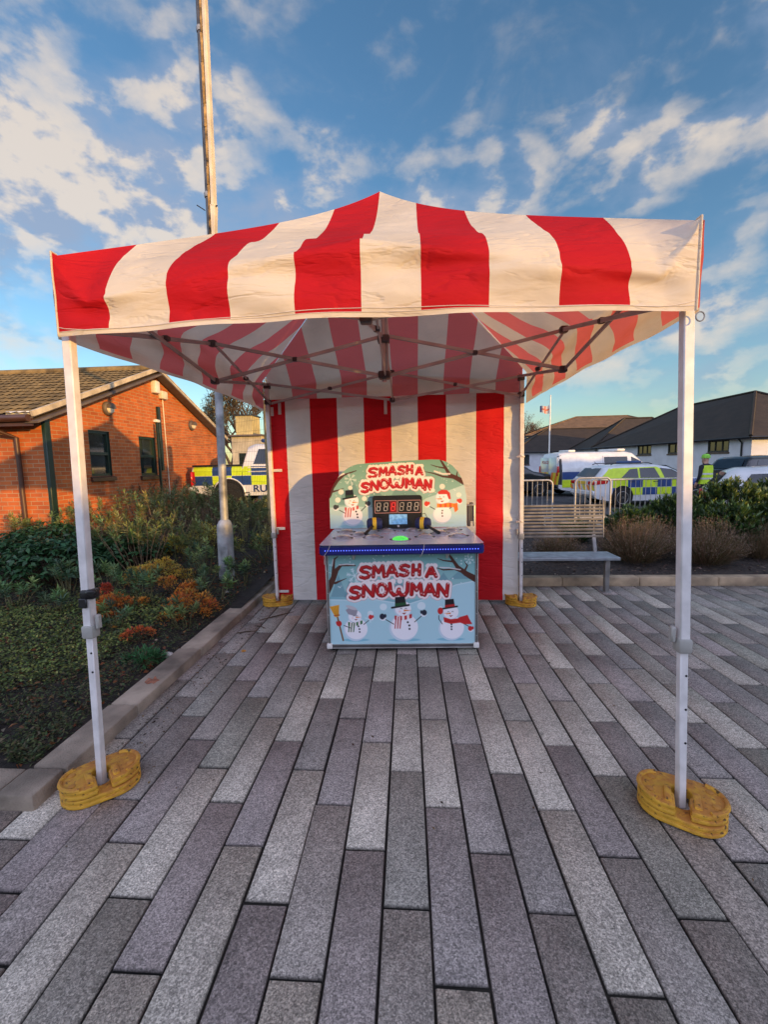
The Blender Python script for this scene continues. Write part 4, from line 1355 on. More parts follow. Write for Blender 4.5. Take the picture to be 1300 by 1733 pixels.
def art_top(X, Y):
    """printed counter top: pale rings round each pad, words smudged by play"""
    A = Art(X, Y, .004)
    A.C[:] = rgb(186, 200, 214)
    rr = random.Random(8)
    for _ in range(60): A.disc(rr.uniform(-.7, .7), rr.uniform(-.1, .9), rr.uniform(.03, .12), rgb(*[rr.choice(((160, 178, 198), (206, 212, 222), (184, 188, 208)))][0]), a=.35)
    for (x, y) in PADS: A.disc(x, y, .108, rgb(222, 222, 232)); A.disc(x, y, .092, rgb(150, 154, 170))
    for i in range(46):
        x = rr.uniform(-.22, .25); y = rr.uniform(.36, .62)
        A.line([(x, y), (x + rr.uniform(-.012, .012), y + .035)], .006, rgb(166, 60, 76), .8)
        A.disc(x, y + .01, .016, rgb(214, 200, 212), a=.35)
    return A.C
# ------------------------------------------------------------------ the snowman game
PADS = [(-.544, .572), (-.534, .21), (-.39, .385), (-.256, .22), (-.005, .09), (.222, .215), (.38, .40), (.527, .596), (.531, .224), (-.14, .60), (.12, .59)]
M_print = attr_mat('printed_panel', rough=.38, spec=.45)
M_alu = mat('aluminium_trim', (.50, .49, .47), .35, metal=.7, var=.12)
M_rail = mat('dark_trim', (.10, .09, .09), .5, metal=.3, var=.2)
M_led = mat('blue_led_strip', (.008, .01, .10), .3, var=.1, emit=(.004, .006, .40), estr=.05)
M_leddot = mat('blue_led', (.1, .15, .8), .3, emit=(.10, .16, 1.0), estr=1.0)
M_pad = mat('smoked_pad', (.34, .34, .38), .15, var=.3, scale=12, coat=.6)
M_padgreen = mat('green_lit_pad', (.05, .5, .08), .2, emit=(.10, .9, .12), estr=.34, var=.3, scale=30)
M_navy = mat('navy_foam', (.012, .022, .10), .7, var=.2, scale=20)
M_yel = mat('yellow_foam', (.70, .46, .03), .6, var=.1)
M_digit = mat('unlit_digit', (.42, .40, .40), .4)
M_digit_on = mat('lit_red_digit', (.6, .05, .05), .3, emit=(1.0, .04, .03), estr=.22)
M_redglow = mat('red_window', (.16, .008, .008), .3, emit=(.5, .01, .01), estr=.06)
M_pink = mat('pink_outline', (.50, .27, .27), .5)
M_screen = mat('blue_screen', (.2, .4, .6), .15, var=.3, scale=30, emit=(.16, .38, .72), estr=.22)


def art_panel(name, xs_px, rows_fn, pos, art, mats, parent, nrow):
    V = []; PX = []; PY = []
    for r in range(nrow + 1):
        for x in xs_px:
            y = rows_fn(x, r / nrow); PX.append(x); PY.append(y); V.append(pos(x, y))
    nx = len(xs_px)
    i = np.arange(nx - 1)[None, :] + np.arange(nrow)[:, None] * nx
    F = np.stack([i, i + nx, i + 1 + nx, i + 1], -1).reshape(-1, 4)
    return npmesh(name, V, F, mats, parent, col=art(np.array(PX), np.array(PY)))


def seven_seg(root, cx, cz, w, h, y, mt, name='digit'):
    mb = MB(); t = .0075
    for (dx, dz, hor) in ((0, h / 2, 1), (0, 0, 1), (0, -h / 2, 1), (-w / 2, h / 4, 0), (w / 2, h / 4, 0), (-w / 2, -h / 4, 0), (w / 2, -h / 4, 0)):
        sh = dz / h * .012
        if hor: mb.box((cx + dx + sh, y, cz + dz), (w - t * .6, .003, t), bev=.001)
        else: mb.box((cx + dx + sh, y - .0008, cz + dz), (t, .003, h / 2 - t * .6), bev=.001)
    return mb.build(name, mt, root)


def snowman_game():
    root = thing('arcade_game', (1.609, 1.648, 0), 'snowman smashing game with printed front, lit counter and arched scoreboard', 'arcade game', rz=R(2.07))
    mb = MB(); mb.box((0, .44, .4675), (1.334, .87, .865), bev=.004); mb.build('cabinet', mat('cabinet_board', (.10, .11, .12), .5), root)
    fx = lambda px: -.68 + (px - 108) * .001231
    fz = lambda py: .03 + (1480 - py) * .0012
    xs = np.linspace(125, 1185, 430)
    art_panel('front_panel', xs, lambda x, s: 768 + (1456 - 768) * s, lambda x, y: (fx(x), -.004, fz(y)), art_front, M_print, root, 280)
    # aluminium edging, feet and corner caps
    for sx in (-1, 1):
        mb = MB(); mb.box((sx * .667, .0, .46), (.010, .03, .84), bev=.003); mb.box((sx * .650, -.006, .46), (.006, .012, .84)); mb.build('edge_trim', M_alu, root)
        mb = MB(); mb.box((sx * .6595, -.002, .46), (.015, .02, .84)); mb.build('edge_channel', M_rail, root)
        mb = MB(); mb.box((sx * .657, -.004, .052), (.05, .04, .05), bev=.008, seg=2); mb.build('corner_cap', M_white, root)
        mb = MB(); mb.lathe([(.025, 0), (.028, .012), (.02, .03)], (sx * .645, .05, .001), 14); mb.lathe([(.025, 0), (.028, .012), (.02, .03)], (sx * .645, .80, .001), 14); mb.build('foot', M_black, root)
    mb = MB(); mb.box((0, -.002, .050), (1.27, .022, .022)); mb.build('bottom_channel', M_rail, root)
    mb = MB(); mb.box((0, -.004, .034), (1.27, .03, .008), bev=.002); mb.box((0, -.004, .0655), (1.27, .022, .006)); mb.build('bottom_trim', M_alu, root)
    mb = MB(); mb.box((0, -.004, .898), (1.30, .03, .012), bev=.003); mb.build('top_trim', M_alu, root)
    for x in (-.42, .40):
        mb = MB(); mb.box((x, -.014, .868), (.022, .012, .05), bev=.004); mb.box((x + .012, -.020, .875), (.012, .012, .02), bev=.003); mb.build('latch', M_alu, root)
    # counter
    def rrect(x0, x1, y0, y1, r, n=6):
        p = []
        for cx, cy, a0 in ((x1 - r, y0 + r, -90), (x1 - r, y1 - r, 0), (x0 + r, y1 - r, 90), (x0 + r, y0 + r, 180)):
            for k in range(n + 1):
                a = R(a0 + 90 * k / n); p.append((cx + r * math.cos(a), cy + r * math.sin(a)))
        return p
    mb = MB(); mb.prism(rrect(-.70, .70, -.128, .87, .045), .905, .990, 'z'); ct = mb.build('counter', M_navy, root)
    # printed top follows the counter outline
    V = []; X = []; Y = []
    nx, ny = 240, 170
    for j in range(ny + 1):
        y = -.131 + (.873 + .131) * j / ny
        dyc = max(0, .048 - (y + .131)); inset = .048 - math.sqrt(max(0, .048 ** 2 - dyc ** 2)) if dyc > 0 else 0
        for i in range(nx + 1):
            x = (-.703 + inset) + (1.406 - 2 * inset) * i / nx
            V.append((x, y, .9935)); X.append(x); Y.append(y)
    k = np.arange(nx)[None, :] + np.arange(ny)[:, None] * (nx + 1)
    F = np.stack([k, k + 1, k + nx + 2, k + nx + 1], -1).reshape(-1, 4)
    npmesh('printed_top', V, F, attr_mat('printed_counter', rough=.3, spec=.5), ct, col=art_top(np.array(X), np.array(Y)))
    mb = MB(); mb.prism(rrect(-.706, .706, -.134, .3, .05), .917, .974, 'z'); mb.build('led_strip', M_led, ct)
    mb = MB()
    for i in range(58):
        x = -.648 + 1.296 * i / 57; mb.box((x, -.1345, .948), (.0075, .003, .0085))
    mb.build('led', M_leddot, ct)
    for (x, y) in PADS:
        green = abs(x + .005) < .01 and y < .1
        mb = MB(); mb.lathe([(.088, .0), (.088, .006), (.078, .008), (.074, .004)], (x, y, .994), 32); rg = mb.build('pad_ring', mat('pad_ring', (.42, .42, .46), .3, metal=.3), root)
        mb = MB(); mb.lathe([(.074 * math.cos(a), .032 * math.sin(a)) for a in np.linspace(0, 1.56, 9)], (x, y, .997), 32); mb.build('pad', M_padgreen if green else M_pad, rg)
        mb = MB()
        for sx in (-1, 1): mb.box((x + sx * .083, y - .01, 1.003), (.02, .028, .006), bev=.002, rz=sx * .5)
        mb.build('pad_clip', M_black, rg)
    for x, dx in ((-.60, -.06), (.20, -.03)):
        mb = MB(); mb.tube([(x, -.10, .997), (x - .005, -.133, .992), (x + dx * .4, -.139, .95), (x + dx, -.136, .90), (x + dx * 1.3, -.03, .86), (x + dx * 1.3, -.012, .80 if dx < -.05 else .885)], .0022, 6); mb.build('wire', M_strap, root)
    for sx in (-1, 1):
        for z in (.14, .34, .54, .74):
            mb = MB(); mb.lathe([(.0055, 0), (.005, .002), (0, .0025)], (sx * .6595, -.0125, z), 10, rot=Matrix.Rotation(R(90), 3, 'X')); mb.build('screw', M_alu, root)
    # headboard
    hx = lambda px: -.741 + (px - 128) * .001434
    hz = lambda py: 1.000 + (580 - py) * .001395
    out = [(128, 360), (130, 335), (143, 285), (165, 240), (195, 195), (230, 155), (265, 128), (300, 108), (340, 97), (420, 91), (560, 84), (720, 77), (880, 73), (940, 76), (985, 92), (1030, 122), (1068, 165), (1095, 215), (1112, 265), (1125, 320), (1131, 360)]
    ox, oy = zip(*out)
    top = lambda x: float(np.interp(x, ox, oy))
    # columns crowd at the ends so the shoulders stay smooth
    xs = 128 + (1131 - 128) * (.5 - .5 * np.cos(np.linspace(0, math.pi, 420))) * .55 + (1131 - 128) * np.linspace(0, 1, 420) * .45
    yb = .80
    poly = [(hx(128), hz(580))] + [(hx(a), hz(b)) for a, b in out] + [(hx(1131), hz(580))]
    mb = MB(); mb.prism(poly, yb + .001, yb + .02, 'y'); hb = mb.build('headboard', mat('board_edge', (.40, .42, .38), .5), root)
    art_panel('headboard_print', xs, lambda x, s: top(x) + (580 - top(x)) * s, lambda x, y: (hx(x), yb - .002, hz(y)), art_head, M_print, hb, 230)
    # scoreboard
    mb = MB(); x0, x1, z0, z1 = hx(446), hx(806), hz(580) + .002, hz(334)
    mb.prism(rrect(x0, x1, z0, z1, .03), yb - .055, yb - .004, 'y', bev=.004); db = mb.build('scoreboard', mat('scoreboard_black', (.010, .009, .009), .35, var=.2), root)
    ys = yb - .0575
    for (a, b) in ((464, 622), (632, 794)):
        xa, xb, za, zb = hx(a), hx(b), hz(462), hz(370)
        mb = MB()
        for (c, s) in ((((xa + xb) / 2, ys, za), (xb - xa, .003, .005)), (((xa + xb) / 2, ys, zb), (xb - xa, .003, .005)), ((xa, ys, (za + zb) / 2), (.005, .0036, zb - za)), ((xb, ys, (za + zb) / 2), (.005, .0036, zb - za))): mb.box(c, s)
        mb.build('display_outline', M_pink, db)
    mb = MB(); mb.box((hx(596), ys + .001, hz(416)), (.068, .002, .118)); mb.build('lit_window', M_redglow, db)
    for k, px in enumerate((490, 543, 596, 658, 712, 764)):
        seven_seg(db, hx(px), hz(416), .036, .080, ys - .001, M_digit_on if k == 2 else M_digit)
    mb = MB(); mb.box(((hx(566) + hx(696)) / 2, ys, (hz(548) + hz(474)) / 2), (hx(696) - hx(566), .004, hz(474) - hz(548))); mb.build('screen', M_screen, db)
    mb = MB(); mb.lathe([(.013, 0), (.012, .006), (.006, .011), (0, .012)], (hx(632), ys, hz(562)), 16, rot=Matrix.Rotation(R(90), 3, 'X')); mb.build('button', M_white, db)
    # bracket on the right hand edge, cable
    mb = MB(); mb.box((hx(1150), yb + .03, 1.11), (.03, .07, .22), bev=.006); mb.box((hx(1172), yb + .05, 1.15), (.035, .04, .20), bev=.005)
    mb.build('side_bracket', M_rail, root)
    mb = MB(); mb.box((hx(1165), yb + .03, 1.225), (.075, .07, .018), bev=.006); mb.tube([(hx(1190), yb + .03, 1.22), (hx(1190), yb + .03, 1.0)], .012, 8); mb.build('bracket_cap', M_alu, root)
    mb = MB(); mb.tube([(hx(806), yb - .03, hz(476)), (hx(826), yb - .045, hz(470)), (hx(840), yb - .05, hz(500)), (hx(834), yb - .06, hz(545)), (hx(815), yb - .1, hz(575))], .0035, 6); mb.build('cable', M_black, root)
    return root


snowman_game()


def hammer(loc, axis_rz, handle_end, label):
    root = thing('mallet', loc, label, 'mallet', 'foam mallets on the game counter')
    rot = Matrix.Rotation(axis_rz, 3, 'Z') @ Matrix.Rotation(R(90), 3, 'Y')
    mb = MB(); mb.lathe([(0.0, -.078), (.030, -.077), (.050, -.066), (.058, -.045), (.060, -.022)], (0, 0, 0), 28, rot=rot)
    mb.lathe([(.060, .018), (.060, .040), (.056, .058), (.044, .074), (.028, .079), (0.0, .080)], (0, 0, 0), 28, rot=rot); mb.build('head', M_navy, root)
    mb = MB(); mb.lathe([(.059, -.0225), (.0635, -.020), (.0635, .015), (.059, .0185)], (0, 0, 0), 28, rot=rot); mb.build('band', M_yel, root)
    d = Vector(handle_end); dn = d.normalized()
    mb = MB(); mb.tube([dn * .05, dn * .07, d * .55, d * .97, d], [.017, .015, .0135, .016, .012], 12); mb.build('handle', M_black, root)


hammer((1.33, 2.20, 1.078), R(8), (-.07, -.235, -.066), 'foam mallet left of the scoreboard, its handle pointing front left')
hammer((1.815, 2.20, 1.078), R(-14), (.15, -.22, -.066), 'foam mallet right of the scoreboard, its handle pointing front right')


# ------------------------------------------------------------------ bench
M_bench = mat('bench_steel', (.23, .22, .21), .45, metal=.45, var=.18, scale=9)
M_benchseat = mat('bench_seat_steel', (.30, .33, .36), .4, metal=.5, var=.18, scale=9)


def bench():
    root = thing('bench', (3.4, 3.6, 0), 'grey metal bench with a slatted back, beside the gazebo\'s rear right leg', 'bench')
    x0, x1 = 2.45, 4.24
    for i in range(10):
        z = .655 + i * .0455; y = 3.775 + (z - .45) * .10
        mb = MB(); mb.beam((x0, y, z), (x1, y, z), .030, .012, up=(0, 1, .1), bev=.005); mb.build('back_slat', M_bench, root, world=True)
    mb = MB(); mb.box(((x0 + x1) / 2 + .02, 3.565, .450), (x1 - x0 + .04, .385, .016), bev=.006, seg=2)
    mb.box(((x0 + x1) / 2 + .02, 3.378, .437), (x1 - x0 + .04, .014, .036), bev=.005)
    st = mb.build('seat', M_benchseat, root, world=True)
    mb = MB()
    for k in range(6): mb.box(((x0 + x1) / 2 + .02, 3.42 + k * .055, .4585), (x1 - x0 - .02, .030, .004), bev=.0015)
    mb.build('seat_slat', M_benchseat, st, world=True)
    for x in (2.6, 4.14):
        mb = MB(); mb.box((x, 3.43, .215), (.058, .062, .43), bev=.008); mb.build('leg', M_bench, root, world=True)
        mb = MB(); mb.box((x, 3.46, .006), (.10, .14, .012), bev=.003); mb.build('foot_plate', M_bench, root, world=True)
        mb = MB(); mb.beam((x - .02, 3.745, .44), (x - .02, 3.825, .70), .05, .03, bev=.005); mb.beam((x - .02, 3.823, .69), (x - .02, 3.86, 1.07), .045, .02, bev=.005); mb.build('back_post', M_bench, root, world=True)
    for x in (x0, x1):
        pts = [(x, 3.795, .64), (x, 3.84, 1.08), (x, 3.85, 1.15), (x, 3.87, 1.175)]
        mb = MB(); mb.tube(pts, .011, 8); mb.build('end_bar', M_bench, root, world=True)


bench()

# ------------------------------------------------------------------ crowd barriers
M_galv = mat('galvanised_tube', (.43, .42, .40), .45, metal=.35, var=.12)


def barrier(x0, x1, y, h, label, rz=0.0):
    L = x1 - x0
    root = thing('crowd_barrier', (x0, y, -.045), label, 'barrier', 'crowd barriers along the car park', rz)
    r = .13; pts = [(0, 0, .04)]
    pts.append((0, 0, h - r))
    for k in range(1, 7):
        a = k * math.pi / 12; pts.append((r - r * math.cos(a), 0, h - r + r * math.sin(a)))
    for k in range(0, 7):
        a = math.pi / 2 - k * math.pi / 12; pts.append((L - r + r * math.cos(a), 0, h - r + r * math.sin(a)))
    pts.append((L, 0, .04))
    mb = MB(); mb.tube(pts, .025, 10); mb.tube([(0, 0, .22), (L, 0, .22)], .016, 8); mb.build('frame', M_galv, root)
    n = max(3, int(L / .125))
    for i in range(1, n):
        x = L * i / n
        if x < .05 or x > L - .05: continue
        mb = MB(); mb.tube([(x, 0, .22), (x, 0, h if r < x < L - r else h - .05)], .0075, 6); mb.build('bar', M_galv, root)
    for x in (.18, L - .18):
        mb = MB(); mb.beam((x, -.28, .02), (x, .28, .02), .05, .012); mb.tube([(x, 0, .02), (x, 0, .22)], .016, 8); mb.build('foot', M_galv, root)


barrier(2.9, 5.34, 9.5, 1.20, 'crowd barrier with a rounded end, nearest the gazebo wall')
barrier(5.90, 6.78, 9.45, 1.24, 'short arched crowd barrier behind the end of the bench')
barrier(6.35, 8.75, 9.62, 1.18, 'long crowd barrier in front of the police estate car')

# ------------------------------------------------------------------ lamp column and mast
M_galv2 = mat('weathered_galvanised', (.38, .39, .40), .55, metal=.35, var=.3, scale=5, bump=.1)
M_mast = mat('dark_mast', (.12, .115, .115), .5, metal=.4, var=.3)
M_channel = mat('cream_channel', (.62, .55, .43), .5, var=.12)
M_wood = mat('weathered_timber', (.34, .25, .10), .85, var=.3, scale=5, bump=.4, bscale=30)
M_oldwood = mat('split_timber', (.30, .19, .07), .8, var=.5, scale=9, bump=.6, bscale=25)


def lamp_column():
    x, y = -.850, 3.60
    root = thing('lamp_column', (x, y, .0), 'tall galvanised lamp column with a thick base in the planted bed', 'lamp post')
    root.rotation_euler = (0, R(.85), 0)
    mb = MB(); mb.lathe([(.104, .02), (.104, .86), (.098, .90), (.075, .945), (.054, .965)], (0, 0, 0), 28); mb.build('base', M_galv2, root)
    mb = MB(); mb.tube([(0, 0, .95), (0, 0, 4.4)], .051, 20); mb.build('shaft', M_galv2, root)
    mb = MB(); mb.box((.02, -.104, .45), (.10, .008, .34), bev=.003); mb.build('door', M_galv2, root)
    mb = MB(); mb.tube([(-.005, 0, 4.3), (-.008, 0, 5.2), (-.012, 0, 10.0)], [.040, .042, .046], 14); mb.build('mast', M_mast, root)
    mb = MB(); mb.box((.062, -.02, 7.55), (.046, .09, 5.3), bev=.006)
    mb.prism([(.028, 4.92), (.092, 4.92), (.050, 4.30), (.030, 4.30)], -.06, .03, 'y', bev=.003); mb.build('channel', M_channel, root)
    mb = MB()
    rr = random.Random(4); z = 4.32
    while z < 10:
        h = rr.uniform(.15, .5); mb.box((.018 + rr.uniform(-.005, .005), -.048, z + h / 2), (rr.uniform(.024, .036), .02 + rr.uniform(0, .015), h), bev=.006); z += h
    mb.build('split_batten', M_oldwood, root)
    for z in (4.28, 5.05, 6.9):
        mb = MB(); mb.lathe([(.050, -.03), (.056, -.01), (.056, .015), (.048, .03)], (-.008, 0, z), 16); mb.build('clamp', M_galv2, root)
    mb = MB(); mb.tube([(-.04, -.05, 4.85), (-.13, -.08, 4.90)], .006, 6); mb.tube([(.08, -.03, 4.9), (.115, -.05, 4.9)], .009, 6); mb.build('bracket_pin', M_dark, root)


lamp_column()


def timber_post():
    root = thing('timber_post', (-.96, 6.0, 0), 'weathered timber post standing behind the gazebo\'s left rear leg', 'post')
    mb = MB(); mb.tube([(0, 0, .2), (0.005, 0, 1.5), (0, 0, 2.86)], [.085, .08, .078], 14); mb.build('post', M_wood, root)
    mb = MB(); mb.lathe([(.08, 0), (.07, .02), (.02, .035)], (0, 0, 2.86), 14); mb.build('cap', M_wood, root)


timber_post()


def mesh_fence():
    a, b = Vector((-1.02, 6.0)), Vector((-4.66, 8.6)); d = (b - a); L = d.length; d.normalize()
    root = thing('mesh_fence', (a.x, a.y, 0), 'thin wire mesh fence panel running from the timber post to the brick wall', 'fence')
    mb = MB()
    n = int(L / .055)
    for i in range(n + 1):
        p = a + d * (L * i / n); mb.tube([(p.x, p.y, .35), (p.x, p.y, 2.75)], .0019, 3, cap=False)
    for k in range(13):
        z = .4 + k * .195; mb.tube([(a.x, a.y, z), (b.x, b.y, z)], .0022, 3, cap=False)
    mb.build('mesh', M_dkgreen, root, world=True, smooth=False)
    for f in (.995,):
        p = a + d * L * f; mb = MB(); mb.box((p.x, p.y, 1.5), (.05, .05, 2.6), bev=.005); mb.build('post', M_dkgreen, root, world=True)


mesh_fence()


def flagpole():
    root = thing('flagpole', (13.85, 38, 0), 'thin white flagpole in front of the dark roofs', 'flagpole')
    mb = MB(); mb.tube([(0, 0, 0), (0, 0, 4), (0.02, 0, 7.2)], [.075, .06, .045], 10); mb.build('pole', M_white, root)
    mb = MB(); mb.lathe([(.05, 0), (.07, .05), (.03, .11)], (.02, 0, 7.2), 10); mb.build('finial', M_white, root)
    xs = np.linspace(0, 1, 16); zs = np.linspace(0, 1, 10)
    X, Z = np.meshgrid(xs, zs)
    V = np.stack([-.06 - X * .80, .10 * np.sin(X * 7), 6.45 - Z * .72 * (1 - .25 * X) - X * .12 - .06 * np.sin(X * 5)], -1).reshape(-1, 3)
    i = np.arange(15)[None, :] + np.arange(9)[:, None] * 16
    F = np.stack([i, i + 16, i + 17, i + 1], -1).reshape(-1, 4)
    c = np.where(((np.abs(X - .45) < .10) | (np.abs(Z - .5) < .14))[..., None], np.array([.55, .16, .10]), np.array([.62, .58, .55]))
    c = np.where((X > .8)[..., None], np.array([.10, .11, .2]), c).reshape(-1, 3)
    o = npmesh('flag', V + np.array([13.85, 38, 0]) * 0, F, attr_mat('flag_cloth', rough=.8, trans=.3), None, col=c, smooth=True)
    o.location = (13.85, 38, 0)
    tag(o, 'small pale flag with red marks blowing left from the white flagpole', 'flag')


flagpole()
# ------------------------------------------------------------------ vehicles
M_carwhite = mat('white_car_paint', (.66, .67, .68), .25, coat=.5, var=.05, scale=3)
M_carblack = mat('black_car_paint', (.012, .013, .016), .2, coat=.6, var=.15)
M_carsilver = mat('silver_car_paint', (.50, .52, .54), .28, metal=.3, coat=.5, var=.06)
M_tyre = mat('tyre_rubber', (.012, .012, .012), .85, var=.2)
M_rim = mat('alloy_rim', (.45, .45, .46), .3, metal=.7, var=.1)
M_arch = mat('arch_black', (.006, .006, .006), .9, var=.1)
M_hiy = mat('hi_vis_yellow', (.55, .72, .02), .4, var=.06)
M_hib = mat('police_blue', (.018, .055, .20), .4, var=.08)
M_chr = mat('chevron_orange', (.75, .22, .03), .4, var=.06)
M_chy = mat('chevron_yellow', (.72, .60, .04), .4, var=.06)
M_taill = mat('tail_lamp', (.50, .012, .012), .2, var=.1, spec=.6)
M_trimb = mat('car_black_trim', (.02, .02, .022), .5, var=.1)
M_text = mat('navy_lettering', (.012, .025, .10), .4, var=.05)
M_textred = mat('red_lettering', (.45, .10, .10), .4, var=.05)


def panes(c, root, quads, name='side_window', off=.008, sides=(-1,)):
    for s in sides:
        for q in quads:
            g = MB(); c.patch(g, q, off, side=s); g.build(name, M_glassblue, root, angle=60)


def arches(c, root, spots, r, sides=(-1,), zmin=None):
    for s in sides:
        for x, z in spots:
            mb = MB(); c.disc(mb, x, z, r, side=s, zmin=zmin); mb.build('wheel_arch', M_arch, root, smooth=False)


class Car:
    """body lofted from a side outline; local +x is forwards, -y the side towards the camera"""

    def __init__(self, W, top, bot, belt, tumble=.16, nose=.14):
        self.W = W; self.top = top; self.bot = bot; self.belt = belt; self.tumble = tumble; self.nose = nose
        self.L = top[-1][0]
        self.tx, self.tz = zip(*top); self.bx, self.bz = zip(*bot)
        self.roof = max(self.tz)

    def tz_at(self, x): return np.interp(x, self.tx, self.tz)

    def hw(self, x, z):
        x = np.asarray(x, float); z = np.asarray(z, float)
        e = np.abs(2 * x / self.L - 1)
        w = self.W / 2 * (1 - self.nose * e ** 7)
        w = w - self.tumble * np.clip((z - self.belt) / (self.roof - self.belt), 0, 1) ** 1.1
        w = w - .05 * np.clip((.45 - z) / .3, 0, 1)
        t = np.interp(x, self.tx, self.tz)
        return w - .10 * np.clip((z - (t - .14)) / .14, 0, 1) ** 2.2

    def body(self, root, mt, name='body'):
        xs = sorted(set(list(np.linspace(0, self.L, 46)) + list(self.tx) + list(self.bx)))
        nz = 14
        rows = []
        for x in xs:
            zb, zt = np.interp(x, self.bx, self.bz), np.interp(x, self.tx, self.tz)
            zs = zb + (zt - zb) * np.linspace(0, 1, nz) ** .85
            r = [(x, float(self.hw(x, z)), z) for z in zs]
            hwt = r[-1][1]
            r += [(x, hwt * .7, zt + .018), (x, hwt * .3, zt + .03)]
            rows.append([(a, -b, c) for a, b, c in r] + [(x, 0, zt + .034)] + [(a, b, c) for a, b, c in r[::-1]])
        k = len(rows[0]); V = [p for r in rows for p in r]
        F = []
        for i in range(len(rows) - 1):
            for j in range(k): F.append([i * k + j, i * k + (j + 1) % k, (i + 1) * k + (j + 1) % k, (i + 1) * k + j])
        mb = MB(); mb.add(V, F)
        for b in (0, (len(rows) - 1) * k):
            for j in range(k // 2): mb.f.append([b + j, b + j + 1, b + k - 2 - j, b + k - 1 - j]); mb.m.append(0); mb.uv.append(None)
        return mb.build(name, mt, root, angle=45)

    def patch(self, mb, q, off=.006, side=-1, n=7, m=0):
        """a quad (x,z corners) laid on the body side"""
        (x0, z0), (x1, z1), (x2, z2), (x3, z3) = q
        s = np.linspace(0, 1, n)[None, :]; t = np.linspace(0, 1, n)[:, None]
        x = (1 - t) * ((1 - s) * x0 + s * x1) + t * ((1 - s) * x3 + s * x2)
        z = (1 - t) * ((1 - s) * z0 + s * z1) + t * ((1 - s) * z3 + s * z2)
        y = side * (self.hw(x, z) + off)
        V = np.stack([x, y, z], -1).reshape(-1, 3)
        i = np.arange(n - 1)[None, :] + np.arange(n - 1)[:, None] * n
        F = np.stack([i, i + 1, i + 1 + n, i + n], -1).reshape(-1, 4)
        mb.add(V, F.tolist(), m)

    def disc(self, mb, cx, cz, r, off=.008, side=-1, n=28, zmin=None):
        V = [(cx, side * (float(self.hw(cx, cz)) + off), cz)]
        for k in range(n):
            a = 2 * math.pi * k / n; x, z = cx + r * math.cos(a), cz + r * math.sin(a)
            if zmin is not None: z = max(z, zmin)
            V.append((x, side * (float(self.hw(x, max(z, .3))) + off), z))
        mb.add(V, [[0, 1 + k, 1 + (k + 1) % n] for k in range(n)])

    def rear_y(self): return None


def wheel(root, x, y, r, w, spokes=5, dark=False):
    sgn = -1 if y < 0 else 1
    rot = Matrix.Rotation(R(90) * 1, 3, 'X')
    mb = MB(); mb.lathe([(r * .66, -w / 2), (r * .93, -w / 2), (r, -w * .36), (r, w * .36), (r * .93, w / 2), (r * .66, w / 2)], (x, y, r), 32, rot=rot); wh = mb.build('wheel', M_tyre, root)
    mb = MB(); yo = y + sgn * (w / 2 - .012)
    mb.tube([(x + r * .64 * math.cos(a), yo, r + r * .64 * math.sin(a)) for a in np.linspace(0, 2 * math.pi, 29)], r * .045, 6)
    for k in range(spokes):
        a = 2 * math.pi * k / spokes + .3
        for da in (-.13, .13): mb.beam((x + r * .1 * math.cos(a), yo, r + r * .1 * math.sin(a)), (x + r * .64 * math.cos(a + da), yo, r + r * .64 * math.sin(a + da)), r * .09, .02, up=(0, 1, 0))
    mb.lathe([(r * .15, -.012), (r * .14, .012)], (x, yo, r), 14, rot=rot)
    mb.build('rim', M_rim if not dark else M_arch, wh)
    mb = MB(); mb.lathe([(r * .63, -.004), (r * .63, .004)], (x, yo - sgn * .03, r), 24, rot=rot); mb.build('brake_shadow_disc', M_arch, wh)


def battenburg(car, root, x0, x1, zs, n, start=0, side=-1, skip=()):
    """rows of alternating yellow and blue rectangles"""
    my, mbb = MB(), MB()
    for r, (z0, z1) in enumerate(zs):
        for k in range(n):
            a, b = x0 + (x1 - x0) * k / n, x0 + (x1 - x0) * (k + 1) / n
            if (r, k) in skip: continue
            q = [(a, z0), (b, z0), (b, z1), (a, z1)]
            car.patch(my if (k + r + start) % 2 == 0 else mbb, q, off=.004, side=side)
    my.build('yellow_marking', M_hiy, root, angle=60); mbb.build('blue_marking', M_hib, root, angle=60)


